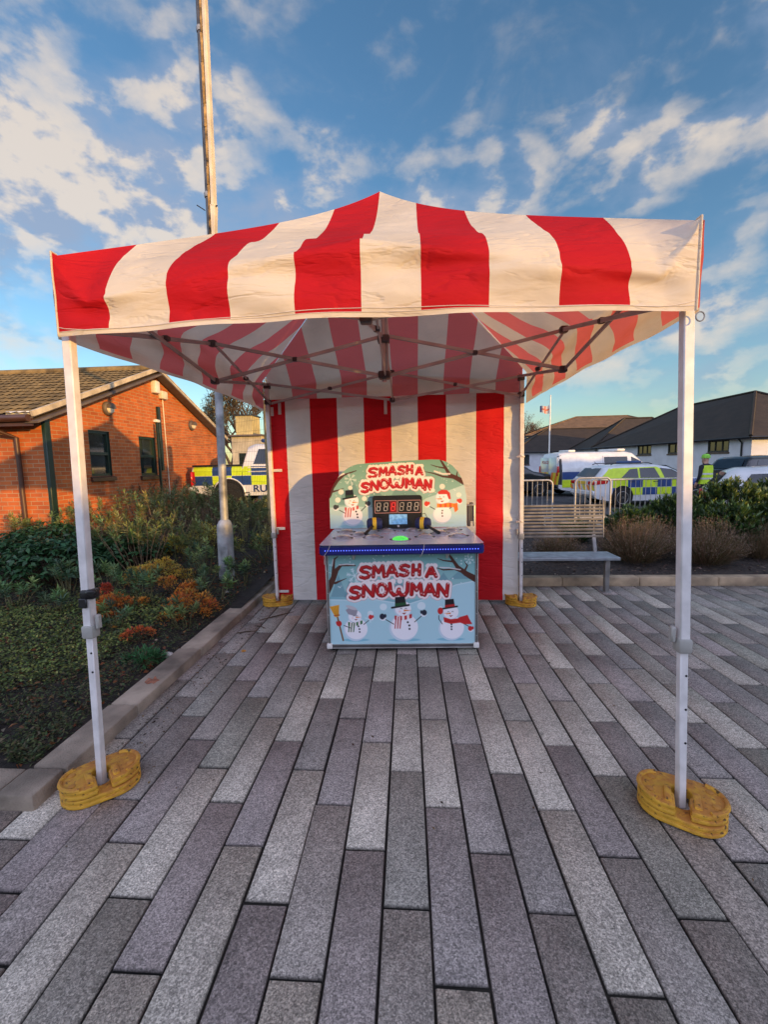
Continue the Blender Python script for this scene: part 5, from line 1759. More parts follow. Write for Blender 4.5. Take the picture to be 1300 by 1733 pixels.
def estate_car():
    root = thing('police_car', (8.02, 14.62, -.04), 'police estate car with yellow and blue squares along its side', 'police car', rz=R(8))
    top = [(0, .62), (.02, .98), (.10, 1.04), (.42, 1.38), (.62, 1.44), (1.6, 1.49), (2.3, 1.47), (2.75, 1.40), (3.55, 1.02), (3.75, .98), (4.5, .84), (4.66, .68), (4.7, .45)]
    bot = [(0, .40), (.12, .30), (.5, .22), (4.2, .20), (4.6, .26), (4.7, .36)]
    c = Car(1.84, top, bot, .98, .17)
    c.body(root, M_carwhite)
    c.disc; 
    # yellow upper body behind the glass and pillars
    m1 = MB(); c.patch(m1, [(.16, .99), (2.9, .99), (2.3, 1.40), (.55, 1.37)], .003, n=12); m1.build('yellow_marking', M_hiy, root, angle=60)
    panes(c, root, [[(.92, 1.03), (1.56, 1.02), (1.56, 1.35), (1.28, 1.33)], [(1.62, 1.02), (2.36, 1.01), (2.20, 1.37), (1.64, 1.36)], [(2.52, 1.01), (3.38, 1.01), (2.86, 1.30), (2.40, 1.36)]], sides=(-1, 1))
    g = MB(); g.add([(.085, -.62, 1.06), (.085, .62, 1.06), (.40, .55, 1.365), (.40, -.55, 1.365)], [[0, 3, 2, 1]])
    g.v = [(x - .012, y, z + .012) for x, y, z in g.v]; g.build('rear_window', M_glassblue, root, smooth=False)
    g = MB(); g.add([(2.80, -.56, 1.40), (2.80, .56, 1.40), (3.52, .68, 1.045), (3.52, -.68, 1.045)], [[0, 3, 2, 1]])
    g.v = [(x + .012, y, z + .045) for x, y, z in g.v]; g.build('windscreen', M_glassblue, root, smooth=False)
    battenburg(c, root, .62, 3.9, [(.42, .68), (.69, .96)], 6, 1)
    arches(c, root, ((.98, .36), (3.72, .36)), .40)
    for x in (.98, 3.72):
        for y in (-.83, .83): wheel(root, x, y, .335, .22, 5)
    mb = MB(); mb.box((-.012, -.62, .86), (.05, .42, .13), bev=.02); c.patch(mb, [(.01, .80), (.42, .84), (.46, .94), (.02, .96)], .01); mb.build('tail_light', M_taill, root)
    mb = MB(); mb.box((-.012, .62, .86), (.05, .42, .13), bev=.02); mb.build('tail_light', M_taill, root)
    mb = MB(); mb.box((-.015, 0, .50), (.06, 1.66, .16), bev=.03); mb.build('bumper', M_carwhite, root)
    for i in range(6):
        mb = MB(); y = -.75 + i * .3
        mb.add([(-.022, y - .12, .60), (-.022, y + .03, .60), (-.022, y + .15, .78), (-.022, y, .78)], [[0, 3, 2, 1]]); mb.build('chevron', M_chr if i % 2 else M_chy, root, smooth=False)
    mb = MB(); mb.box((-.022, 0, .86), (.03, .52, .11), bev=.004); mb.build('number_plate', M_yel, root)
    for y in (-.60, .60):
        mb = MB(); mb.tube([(.7, y, 1.49), (.8, y, 1.535), (2.1, y, 1.545), (2.25, y, 1.50)], .018, 6); mb.build('roof_rail', M_trimb, root)
    mb = MB(); mb.box((3.2, -.98, 1.06), (.12, .18, .12), bev=.03, seg=2); mb.build('wing_mirror', M_trimb, root)
    mb = MB(); mb.box((1.75, 0, 1.575), (.28, 1.1, .09), bev=.03, seg=2); mb.build('light_bar', M_hib, root)
    mb = MB(); mb.tube([(.62, 0, 1.45), (.42, 0, 1.62)], .008, 6); mb.build('aerial', M_trimb, root)
    for x in (1.60, 2.46):
        mb = MB(); c.patch(mb, [(x - .004, .34), (x + .004, .34), (x + .004, 1.0), (x - .004, 1.0)], .007, n=4); mb.build('door_gap', M_trimb, root, smooth=False)
    mb = MB(); c.patch(mb, [(1.22, .87), (1.42, .87), (1.42, .90), (1.22, .90)], .012, n=3); c.patch(mb, [(2.1, .87), (2.3, .87), (2.3, .90), (2.1, .90)], .012, n=3); mb.build('door_handle', M_trimb, root)


estate_car()


def van():
    root = thing('police_van', (8.28, 19.55, -.04), 'white police van with orange chevrons on its rear doors', 'police van', rz=R(11))
    top = [(0, 1.0), (.03, 1.80), (.10, 1.98), (.4, 2.03), (3.4, 2.03), (3.75, 1.96), (4.35, 1.45), (4.5, 1.28), (5.05, 1.10), (5.2, .85), (5.25, .5)]
    bot = [(0, .42), (.15, .32), (.6, .25), (4.8, .24), (5.2, .36), (5.25, .44)]
    c = Car(1.95, top, bot, 1.25, .16, .10)
    c.body(root, M_carwhite)
    battenburg(c, root, .18, 4.3, [(.42, .78), (.79, 1.14)], 4, 0)
    g = MB(); c.patch(g, [(2.25, 1.33), (3.42, 1.33), (3.42, 1.80), (2.25, 1.80)], .008); g.build('side_window', M_glassblue, root, angle=60)
    g = MB(); c.patch(g, [(3.62, 1.30), (4.42, 1.26), (4.0, 1.62), (3.62, 1.80)], .008); g.build('cab_window', M_glassblue, root, angle=60)
    mb = MB(); c.patch(mb, [(.55, 1.30), (2.1, 1.30), (2.1, 1.82), (.55, 1.82)], .005); mb.build('side_panel', M_carsilver, root, angle=60)
    mb = MB(); c.patch(mb, [(.0, .55), (.17, .55), (.17, 1.92), (.02, 1.85)], .005); mb.build('dark_corner', M_trimb, root, angle=60)
    mb = MB()
    for y in (-.40, .40): mb.box((-.012, y, 1.18), (.05, .77, 1.30), bev=.03, seg=2)
    mb.build('rear_door', M_carsilver, root)
    for i in range(9):
        mb = MB(); y = -.84 + i * .19; s = 1 if i >= 4 else -1
        mb.add([(-.042, y - .08, .55), (-.042, y + .10, .55), (-.042, y + .10 + s * .16, 1.12), (-.042, y - .08 + s * .16, 1.12)], [[0, 3, 2, 1]]); mb.build('chevron', M_chr if i % 2 else M_chy, root, smooth=False)
    for y in (-.86, .86):
        mb = MB(); mb.box((-.015, y, 1.18), (.08, .14, .46), bev=.03, seg=2); mb.build('tail_light', M_taill, root)
    mb = MB(); mb.box((-.03, 0, .48), (.10, 1.84, .16), bev=.04); mb.build('bumper', M_trimb, root)
    mb = MB(); mb.box((-.04, .18, .95), (.03, .52, .12), bev=.005); mb.build('number_plate', M_yel, root)
    text(root, 'POLICE', (-.042, .30, 1.58), .20, M_textred, rot=(R(90), 0, R(-90)))
    arches(c, root, ((1.05, .36), (4.2, .36)), .41)
    for x in (1.05, 4.2):
        for y in (-.86, .86): wheel(root, x, y, .34, .22, 6)
    mb = MB(); mb.box((.9, 0, 2.11), (.36, .9, .10), bev=.04, seg=2); mb.build('roof_vent', M_white, root)
    mb = MB(); mb.box((3.2, 0, 2.12), (.40, 1.5, .11), bev=.04, seg=2); mb.build('light_bar', M_white, root)
    mb = MB(); mb.box((4.1, -1.06, 1.32), (.14, .2, .26), bev=.04, seg=2); mb.build('wing_mirror', M_trimb, root)
    mb = MB(); c.patch(mb, [(2.18, .34), (2.19, .34), (2.19, 1.86), (2.18, 1.86)], .007, n=5); mb.build('door_gap', M_trimb, root, smooth=False)


def text(root, s, loc, size, mt, rot=(R(90), 0, 0), name='lettering', ext=.002, sx=1.0):
    cu = bpy.data.curves.new(name, 'FONT'); cu.body = s; cu.size = size; cu.extrude = ext; cu.align_x = 'CENTER'; cu.align_y = 'CENTER'; cu.offset = size * .012
    o = bpy.data.objects.new(name, cu); COL.objects.link(o)
    dg = bpy.context.evaluated_depsgraph_get(); dg.update()
    me = bpy.data.meshes.new_from_object(o.evaluated_get(dg))
    bpy.data.objects.remove(o); bpy.data.curves.remove(cu)
    n = bpy.data.objects.new(name, me); COL.objects.link(n)
    me.materials.clear(); me.materials.append(mt)
    n.parent = root; n.location = loc; n.rotation_euler = rot; n.scale = (sx, 1, 1)
    return n


van()


def simple_car(name, loc, rz, label, cat, paint, top, bot, W, belt, wins, wheels, wr, extra=None):
    root = thing(name, loc, label, cat, rz=rz)
    c = Car(W, top, bot, belt, .17)
    c.body(root, paint)
    panes(c, root, wins, sides=(-1, 1))
    arches(c, root, [(x, wr + .02) for x in wheels], wr + .06, sides=(-1, 1))
    for x in wheels:
        for y in (-W / 2 + .09, W / 2 - .09): wheel(root, x, y, wr, .21, 5)
    for y in (-W * .38, W * .38):
        mb = MB(); mb.box((.0, y, belt - .14), (.07, .26, .17), bev=.03, seg=2); mb.build('tail_light', M_taill, root)
    mb = MB(); mb.box((-.01, 0, .48), (.08, W * .92, .2), bev=.04); mb.build('bumper', paint, root)
    mb = MB(); mb.box((-.012, 0, belt - .16), (.03, .52, .12), bev=.005); mb.build('number_plate', M_yel, root)
    if extra: extra(root, c)
    return root


HATCH_TOP = [(0, .60), (.03, .95), (.16, 1.02), (.42, 1.36), (.60, 1.43), (1.5, 1.47), (2.1, 1.44), (2.5, 1.36), (3.2, 1.0), (3.4, .96), (4.05, .82), (4.2, .62), (4.22, .42)]
HATCH_BOT = [(0, .38), (.1, .28), (.5, .21), (3.8, .20), (4.2, .32)]
SUV_TOP = [(0, .70), (.03, 1.12), (.14, 1.18), (.40, 1.58), (.58, 1.66), (1.6, 1.70), (2.3, 1.67), (2.7, 1.58), (3.4, 1.18), (3.6, 1.13), (4.4, .98), (4.55, .75), (4.6, .5)]
SUV_BOT = [(0, .48), (.1, .36), (.5, .28), (4.2, .27), (4.55, .4)]


def rear_glass(x0, z0, x1, z1, w0, w1):
    def f(root, c):
        g = MB(); g.add([(x0 - .014, -w0, z0 + .014), (x0 - .014, w0, z0 + .014), (x1 - .014, w1, z1 + .014), (x1 - .014, -w1, z1 + .014)], [[0, 3, 2, 1]]); g.build('rear_window', M_glassblue, root, smooth=False)
        w = MB(); w.add([(2.55, -.55, c.tz_at(2.55) + .045), (2.55, .55, c.tz_at(2.55) + .045), (3.2, .66, c.tz_at(3.2) + .045), (3.2, -.66, c.tz_at(3.2) + .045)], [[0, 3, 2, 1]]); w.build('windscreen', M_glassblue, root, smooth=False)
    return f


simple_car('parked_car', (9.05, 9.45, -.06), R(-28), 'white hatchback with a dark rear window, half hidden behind the green shrubs', 'car', M_carwhite, HATCH_TOP, HATCH_BOT, 1.78, .96,
           [[(.62, 1.0), (1.3, .99), (1.3, 1.34), (.82, 1.32)], [(1.36, .99), (2.1, .98), (1.98, 1.36), (1.38, 1.35)], [(2.18, .98), (3.0, .98), (2.5, 1.30), (2.08, 1.35)]], (.78, 3.35), .315, rear_glass(.13, 1.03, .40, 1.34, .62, .55))
simple_car('parked_car', (14.5, 16.9, -.04), R(14), 'dark car with red tail lamps parked beyond the white hatchback', 'car', M_carblack, SUV_TOP, SUV_BOT, 1.86, 1.12,
           [[(.55, 1.17), (1.35, 1.16), (1.35, 1.56), (.75, 1.54)], [(1.41, 1.16), (2.2, 1.15), (2.05, 1.58), (1.43, 1.57)], [(2.28, 1.15), (3.2, 1.15), (2.65, 1.52), (2.15, 1.57)]], (.85, 3.65), .35, rear_glass(.11, 1.2, .38, 1.56, .66, .58))
simple_car('parked_car', (4.05, 19.9, -.04), R(4), 'black car at the edge of the gazebo wall, left of the police van', 'car', M_carblack, SUV_TOP, SUV_BOT, 1.86, 1.12,
           [[(.55, 1.17), (1.35, 1.16), (1.35, 1.56), (.75, 1.54)], [(1.41, 1.16), (2.2, 1.15), (2.05, 1.58), (1.43, 1.57)], [(2.28, 1.15), (3.2, 1.15), (2.65, 1.52), (2.15, 1.57)]], (.85, 3.65), .35, rear_glass(.11, 1.2, .38, 1.56, .66, .58))


def pickup():
    root = thing('police_pickup', (-4.58, 10.75, .49), 'white rural police pickup with yellow and blue markings beside the brick building', 'pickup truck', rz=R(4))
    top = [(0, .80), (.02, 1.18), (.06, 1.20), (1.44, 1.20), (1.46, 1.24), (1.60, 1.72), (1.78, 1.80), (2.83, 1.80), (3.08, 1.74), (3.73, 1.25), (3.93, 1.17), (4.73, 1.04), (4.83, .8), (4.85, .55)]
    bot = [(0, .55), (.12, .46), (.6, .36), (4.43, .36), (4.83, .48)]
    c = Car(1.82, top, bot, 1.18, .16, .08)
    c.body(root, M_carwhite)
    mb = MB(); mb.box((.74, -.84, 1.215), (1.40, .07, .05), bev=.012); mb.box((.74, .84, 1.215), (1.40, .07, .05), bev=.012); mb.box((.74, 0, 1.226), (1.36, 1.6, .02)); mb.build('load_cover', M_black, root)
    battenburg(c, root, .06, 3.9, [(.66, .92), (.93, 1.18)], 7, 1)
    panes(c, root, [[(1.78, 1.24), (2.56, 1.23), (2.56, 1.66), (1.92, 1.66)], [(2.63, 1.23), (3.58, 1.22), (3.08, 1.62), (2.63, 1.66)]])
    g = MB(); g.add([(1.46, -.66, 1.30), (1.46, .66, 1.30), (1.60, .60, 1.68), (1.60, -.60, 1.68)], [[0, 3, 2, 1]]); g.v = [(x - .02, y, z) for x, y, z in g.v]; g.build('rear_window', M_glassblue, root, smooth=False)
    arches(c, root, ((1.06, .40), (3.88, .40)), .44, zmin=.36)
    for x in (1.06, 3.88):
        for y in (-.80, .80): wheel(root, x, y, .37, .24, 6, dark=True)
    mb = MB(); pts = [(1.06 + .455 * math.cos(a), -float(c.hw(1.06, .7)) - .012, .40 + .455 * math.sin(a)) for a in np.linspace(0.05, math.pi - .05, 17)]; mb.tube(pts, .02, 6); mb.build('arch_flare', M_carwhite, root)
    mb = MB(); mb.box((.0, -.80, .86), (.06, .16, .40), bev=.02); c.patch(mb, [(.005, .68), (.10, .68), (.10, 1.05), (.005, 1.05)], .009); mb.build('tail_light', M_taill, root)
    mb = MB(); mb.box((.0, .80, .86), (.06, .16, .40), bev=.02); mb.build('tail_light', M_taill, root)
    mb = MB(); mb.box((-.06, 0, .56), (.14, 1.7, .14), bev=.03); mb.build('bumper', M_carsilver, root)
    text(root, 'RURAL', (2.22, -float(c.hw(2.22, .55)) - .012, .545), .27, M_text, sx=1.15)
    for z in (1.02, 1.13):
        mb = MB(); c.patch(mb, [(1.62, z), (2.22, z), (2.22, z + .025), (1.62, z + .025)], .011, n=4); mb.build('reflective_line', M_white, root, smooth=False)
    mb = MB(); mb.box((2.1, 0, 1.90), (.3, 1.3, .10), bev=.04, seg=2); mb.build('light_bar', M_hib, root)
    for x in (1.45, 2.60):
        mb = MB(); c.patch(mb, [(x, .45), (x + .012, .45), (x + .012, 1.2), (x, 1.2)], .010, n=5); mb.build('door_gap', M_trimb, root, smooth=False)


pickup()


# far sheds behind the pickup
def sheds():
    rib = mat('ribbed_cladding', (.62, .56, .42), .6, var=.1, scale=3)
    root = thing('storage_shed', (-6.9, 20, .4), 'tall cream box shed standing behind the pickup', 'shed')
    mb = MB(); mb.box((-6.75, 20.4, 2.3), (.85, 1.2, 3.8), bev=.02); mb.build('wall', mat('cream_panel', (.50, .41, .19), .8, var=.15, scale=2), root, world=True)
    mb = MB(); mb.box((-6.75, 20.4, 4.22), (.95, 1.3, .06)); mb.build('roof', M_dark, root, world=True)
    root = thing('storage_shed', (-6.2, 19.2, .4), 'low beige lean-to under the tall cream shed', 'shed')
    mb = MB(); mb.box((-6.25, 19.2, 1.75), (1.5, .9, 2.7), bev=.02)
    mb.build('wall', mat('beige_panel', (.48, .42, .30), .8, var=.15, scale=2), root, world=True)
    mb = MB(); mb.box((-6.25, 19.15, 3.14), (1.65, 1.15, .07)); mb.build('roof', M_barge, root, world=True)
    mb = MB(); mb.box((-6.3, 18.745, 1.9), (.7, .02, .8)); mb.build('window', M_glass, root, world=True, smooth=False)
    root = thing('shipping_container', (-4.6, 19.3, .4), 'pale ribbed container beside the timber post', 'container')
    mb = MB(); mb.box((-4.45, 19.8, 1.95), (1.8, 1.6, 3.1), bev=.02); ct = mb.build('wall', rib, root, world=True)
    mb = MB()
    for i in range(12): mb.box((-5.29 + i * .152, 18.985, 1.95), (.07, .05, 2.9), bev=.015)
    mb.build('rib', rib, ct, world=True)


sheds()


# ------------------------------------------------------------------ the steward in a hi-vis vest
def person():
    root = thing('person', (10.62, 11.85, -.045), 'person in a yellow hi-vis vest and green cap, one hand raised to the face', 'person', rz=R(200))
    # joints: local -y is the front of the figure after the turn
    J = {'pel': (0, 0, .95, .135), 'sp': (0, 0, 1.15, .145), 'ch': (0, 0, 1.35, .16), 'nk': (0, -.01, 1.50, .065), 'hd0': (0, -.02, 1.58, .075), 'hd': (0, -.03, 1.66, .098), 'hdt': (0, -.02, 1.75, .075),
         'ls': (.19, 0, 1.42, .075), 'le': (.27, .03, 1.15, .052), 'lw': (.25, -.08, .92, .036), 'lh': (.25, -.10, .86, .036),
         'rs': (-.19, 0, 1.42, .075), 're': (-.34, -.14, 1.30, .052), 'rw': (-.19, -.22, 1.50, .036), 'rh': (-.13, -.20, 1.56, .034),
         'lhip': (.10, 0, .88, .10), 'lk': (.11, -.01, .50, .068), 'la': (.12, .02, .10, .045), 'lt': (.13, -.14, .045, .04),
         'rhip': (-.10, 0, .88, .10), 'rk': (-.11, -.02, .50, .068), 'ra': (-.12, .02, .10, .045), 'rt': (-.13, -.14, .045, .04)}
    E = [('pel', 'sp'), ('sp', 'ch'), ('ch', 'nk'), ('nk', 'hd0'), ('hd0', 'hd'), ('hd', 'hdt'), ('ch', 'ls'), ('ls', 'le'), ('le', 'lw'), ('lw', 'lh'), ('ch', 'rs'), ('rs', 're'), ('re', 'rw'), ('rw', 'rh'),
         ('pel', 'lhip'), ('lhip', 'lk'), ('lk', 'la'), ('la', 'lt'), ('pel', 'rhip'), ('rhip', 'rk'), ('rk', 'ra'), ('ra', 'rt')]
    for h, w in (('lh', 'lw'), ('rh', 'rw')):
        hp, wp = Vector(J[h][:3]), Vector(J[w][:3]); d = (hp - wp).normalized(); s = d.cross(Vector((0, 1, 0))).normalized()
        for k in range(4):
            a = hp + s * (k - 1.5) * .019 + d * .02; b = a + d * (.040 + .006 * (k in (1, 2))); c = b + d * .025 + Vector((0, .012, 0))
            J[f'{h}{k}a'] = (*a, .010); J[f'{h}{k}b'] = (*b, .009); J[f'{h}{k}c'] = (*c, .008)
            E += [(h, f'{h}{k}a'), (f'{h}{k}a', f'{h}{k}b'), (f'{h}{k}b', f'{h}{k}c')]
        a = hp + s * .035 - d * .005; b = a + s * .015 + d * .03
        J[h + 'ta'] = (*a, .011); J[h + 'tb'] = (*b, .009); E += [(h, h + 'ta'), (h + 'ta', h + 'tb')]
    nm = list(J); ix = {n: i for i, n in enumerate(nm)}
    me = bpy.data.meshes.new('body'); me.from_pydata([J[n][:3] for n in nm], [(ix[a], ix[b]) for a, b in E], [])
    o = bpy.data.objects.new('body', me); COL.objects.link(o); o.parent = root
    sk = o.modifiers.new('skin', 'SKIN'); sk.use_smooth_shade = True
    for i, n in enumerate(nm):
        v = me.skin_vertices[0].data[i]; v.radius = (J[n][3], J[n][3] * (.72 if n in ('sp', 'ch', 'pel') else 1)); v.use_root = (n == 'pel')
    sb = o.modifiers.new('sub', 'SUBSURF'); sb.levels = 1; sb.render_levels = 1
    dark = mat('dark_jacket', (.012, .013, .02), .85, var=.2); skin = mat('skin', (.48, .27, .19), .6, var=.08)
    trous = mat('dark_trousers', (.015, .016, .02), .85)
    dg = bpy.context.evaluated_depsgraph_get(); dg.update()
    m2 = bpy.data.meshes.new_from_object(o.evaluated_get(dg))
    o.modifiers.clear(); o.data = m2
    m2.materials.clear()
    for mm in (dark, skin, trous): m2.materials.append(mm)
    for p in m2.polygons:
        c = p.center
        ps = any((Vector(c) - Vector(J[h][:3])).length < .11 for h in ('lh', 'rh')) and (Vector(c) - Vector(J['hd'][:3])).length > 0
        p.material_index = 1 if (c.z > 1.52 and abs(c.x) < .115) or ps else (2 if c.z < .92 and abs(c.x) < .21 else 0)
        p.use_smooth = True
    vest = mat('hi_vis_vest', (.55, .80, .03), .6, var=.08); band = mat('reflective_band', (.66, .68, .68), .35)
    def shell(z0, z1, rx, ry, n=24, gap=0.0):
        V = []; F = []
        zs = np.linspace(z0, z1, 8)
        for z in zs:
            f = 1 - .22 * np.clip((z - 1.36) / .12, 0, 1)
            for k in range(n + 1):
                a = -math.pi / 2 + gap + (2 * math.pi - 2 * gap) * k / n; V.append((rx * f * math.cos(a), ry * math.sin(a), z))
        for i in range(7):
            for k in range(n): F.append([i * (n + 1) + k, i * (n + 1) + k + 1, (i + 1) * (n + 1) + k + 1, (i + 1) * (n + 1) + k])
        return V, F
    mb = MB(); mb.add(*shell(.90, 1.46, .205, .165, gap=.28)); v = mb.build('vest', vest, root)
    mb = MB(); mb.add(*shell(1.04, 1.09, .209, .169, gap=.28)); mb.add(*shell(1.18, 1.23, .209, .169, gap=.28)); mb.build('reflective_band', band, v)
    mb = MB(); mb.lathe([(.110, 1.675), (.114, 1.72), (.098, 1.775), (.05, 1.80), (0, 1.805)], (0, -.02, 0), 20); mb.prism([(.085 * math.cos(a), -.10 - .075 * math.sin(a)) for a in np.linspace(0, math.pi, 11)], 1.678, 1.69, 'z')
    mb.build('cap', mat('lime_cap', (.25, .62, .06), .7), root)
    mb = MB(); mb.lathe([(.013, -.02), (.017, 0), (.006, .022)], (0, -.128, 1.645), 8)
    for sx in (-1, 1): mb.lathe([(.012, -.028), (.02, 0), (.012, .026)], (sx * .098, -.02, 1.645), 8)
    mb.build('nose_and_ears', skin, root)
    mb = MB()
    for sx in (-1, 1): mb.box((sx * .036, -.122, 1.668), (.022, .01, .010), bev=.003)
    mb.box((0, -.118, 1.60), (.05, .008, .008), bev=.002); mb.build('eyes_and_mouth', mat('dark_features', (.05, .025, .02), .6), root)


person()
# ------------------------------------------------------------------ plants
M_leaf = attr_mat('leaf', rough=.55, trans=.22, spec=.3)
M_gloss = attr_mat('glossy_leaf', rough=.38, trans=.12, spec=.5)
M_dry = attr_mat('dry_leaf', rough=.85, trans=.15, spec=.15)
M_stem = mat('woody_stem', (.10, .06, .035), .85, var=.3, scale=20)
M_greenstem = mat('green_stem', (.12, .11, .04), .7, var=.25, scale=20)
M_drystem = mat('dry_stem', (.20, .13, .075), .9, var=.3, scale=20)
M_bark = mat('bark', (.09, .06, .04), .9, var=.3, scale=8)


def unit(a): return a / (np.linalg.norm(a, axis=-1, keepdims=True) + 1e-9)


def leaves(name, P, D, L, W, C, mt, parent, up=None, fold=.12, off=None):
    P = np.asarray(P, float); D = unit(np.asarray(D, float)); n = len(P)
    L = np.broadcast_to(L, (n,))[:, None]; W = np.broadcast_to(W, (n,))[:, None]
    U = np.tile(np.array([0, 0, 1.0]), (n, 1)) if up is None else np.asarray(up, float)
    U = U + RNG.normal(0, .35, (n, 3))
    S = unit(np.cross(D, U)); U = np.cross(S, D)
    V = np.stack([P, P + D * L * .48 + S * W * .5 + U * W * fold, P + D * L - U * L * .08, P + D * L * .48 - S * W * .5 + U * W * fold], 1).reshape(-1, 3)
    F = np.arange(4 * n).reshape(n, 4)
    if mt in (M_leaf, M_gloss): C = np.asarray(C) * 1.6
    C = np.repeat(np.asarray(C, float), 4, 0)
    return npmesh(name, V, F, mt, parent, col=np.clip(C, 0, 1), off=off)


def pick(cols, n, var=.22, weights=None):
    cols = np.array(cols, float); i = RNG.choice(len(cols), n, p=weights)
    return cols[i] * RNG.uniform(1 - var, 1 + var, (n, 1)) * (1 + RNG.normal(0, .05, (n, 3)))


def stems(name, segs, r, mt, parent, n=4):
    mb = MB()
    for p in segs: mb.tube(p, [r * (1 - .6 * i / (len(p) - 1)) for i in range(len(p))], n, cap=False)
    return mb.build(name, mt, parent)


def spurge(x, y, h, n, label, group, tops, r=.28, whorl=.11, lean=.25):
    """upright stalks, each ending in a bottle brush of narrow leaves"""
    z0 = float(soil_z(x, y)) - .02
    root = thing('spurge', (x, y, z0), label, 'plant', group)
    segs = []; P = []; D = []; C = []; LL = []
    for k in range(n):
        a = RNG.uniform(0, 6.28); rr = r * math.sqrt(RNG.uniform(0, 1)); hh = h * RNG.uniform(.6, 1.05)
        b = np.array([rr * .45 * math.cos(a), rr * .45 * math.sin(a), 0]); t = np.array([rr * math.cos(a) * (1 + lean), rr * math.sin(a) * (1 + lean), hh]) + np.append(RNG.normal(0, .03, 2), 0)
        m_ = (b + t) / 2 + RNG.normal(0, .02, 3); segs.append([b, m_, t])
        d = unit(t - m_); top = pick(tops, 1, .2)[0]
        nl = 46
        s = RNG.uniform(0, 1, nl) ** .8
        pos = t - d * (s[:, None] * hh * .30) + RNG.normal(0, .003, (nl, 3))
        an = RNG.uniform(0, 6.28, nl); out = np.stack([np.cos(an), np.sin(an), np.zeros(nl)], 1)
        dr = out * (.55 + .75 * s[:, None]) + d * (1.05 - .95 * s[:, None]) + RNG.normal(0, .12, (nl, 3))
        P.append(pos); D.append(dr); LL.append(whorl * RNG.uniform(.55, 1.0, nl) * (.75 + .25 * (1 - s)))
        C.append(np.tile(top, (nl, 1)) * RNG.uniform(.7, 1.25, (nl, 1)))
    P = np.concatenate(P); D = np.concatenate(D); LL = np.concatenate(LL)
    stems('stem', segs, .008, M_drystem if h > .75 else M_greenstem, root)
    leaves('foliage', P, D, LL, LL * .17, np.concatenate(C), M_leaf, root)


def mound(name, cat, x, y, rx, ry, h, n, L, W, cols, label, group=None, zf=soil_z, mt=None, updir=.8, shell=.45, clump=.35, stem_n=26, z0=None):
    """low bushy plant: twigs and small leaves through a dome with hollows in it"""
    z0 = float(zf(x, y)) - .02 if z0 is None else z0
    root = thing(name, (x, y, z0), label, cat, group)
    segs = []
    nc = max(10, int(26 * rx * ry / .12))
    ca = RNG.uniform(0, 6.28, nc); cr = np.sqrt(RNG.uniform(0, 1, nc))
    cx, cy = rx * cr * np.cos(ca), ry * cr * np.sin(ca)
    cz = h * np.sqrt(np.clip(1 - cr ** 2 * .85, .05, 1)) * RNG.uniform(.62, 1.0, nc)
    per = n // nc; P = []; D = []; C = []
    tint = pick(cols, nc, .15)
    for k in range(nc):
        s = clump * min(rx, ry) * RNG.uniform(.5, 1.0)
        v = unit(RNG.normal(0, 1, (per, 3))); q = RNG.uniform(shell, 1, (per, 1)) ** .6
        p = np.array([cx[k], cy[k], max(.05, cz[k] - s * .7)]) + v * q * s * np.array([1, 1, .8])
        P.append(p); D.append(v + np.array([cx[k] / rx * .5, cy[k] / ry * .5, updir]) + RNG.normal(0, .3, (per, 3)))
        C.append(.5 * np.tile(tint[k], (per, 1)) + .5 * pick(cols, per, .25))
        for j in range(2): segs.append([(cx[k] * .2, cy[k] * .2, 0), (cx[k] * .65 + RNG.normal(0, .02), cy[k] * .65, cz[k] * .5), (cx[k] + RNG.normal(0, s * .4), cy[k] + RNG.normal(0, s * .4), cz[k] * .98)])
    P = np.concatenate(P); D = np.concatenate(D); C = np.concatenate(C)
    keep = P[:, 2] > .015
    stems('twig', segs, .006, M_stem, root)
    leaves('foliage', P[keep], D[keep], L * RNG.uniform(.6, 1.15, keep.sum()), W * RNG.uniform(.7, 1.1, keep.sum()), C[keep], mt or M_leaf, root)
    return root


def broadleaf(x, y, r, h, n, label):
    z0 = float(soil_z(x, y)) - .02
    root = thing('laurel_shrub', (x, y, z0), label, 'shrub', 'dark broad leaved shrubs in the left bed')
    a = RNG.uniform(0, 6.28, n); c = np.sqrt(RNG.uniform(0, 1, n))
    tip = np.stack([r * c * np.cos(a), r * c * np.sin(a), h * np.sqrt(np.clip(1 - .8 * c ** 2, .1, 1)) * RNG.uniform(.68, 1, n)], 1)
    segs = [[(t[0] * .2, t[1] * .2, 0), (t[0] * .7, t[1] * .7, t[2] * .55), t] for t in tip[::2]]
    P = []; D = []; C = []
    for t in tip:
        k = 9; an = RNG.uniform(0, 6.28) + np.arange(k) * 2.4
        out = np.stack([np.cos(an), np.sin(an), RNG.uniform(-.75, .15, k)], 1)
        P.append(t + out * .012 + np.array([0, 0, 1]) * RNG.uniform(-.05, .01, (k, 1))); D.append(out)
        C.append(pick([(.022, .060, .022), (.030, .075, .026), (.045, .085, .03), (.018, .045, .02)], k, .2, [.4, .35, .1, .15]))
    P = np.concatenate(P); D = np.concatenate(D)
    stems('stem', segs, .008, M_stem, root)
    leaves('foliage', P, D, .135 * RNG.uniform(.65, 1.1, len(P)), .048 * RNG.uniform(.8, 1.1, len(P)), np.concatenate(C), M_gloss, root, fold=.22)


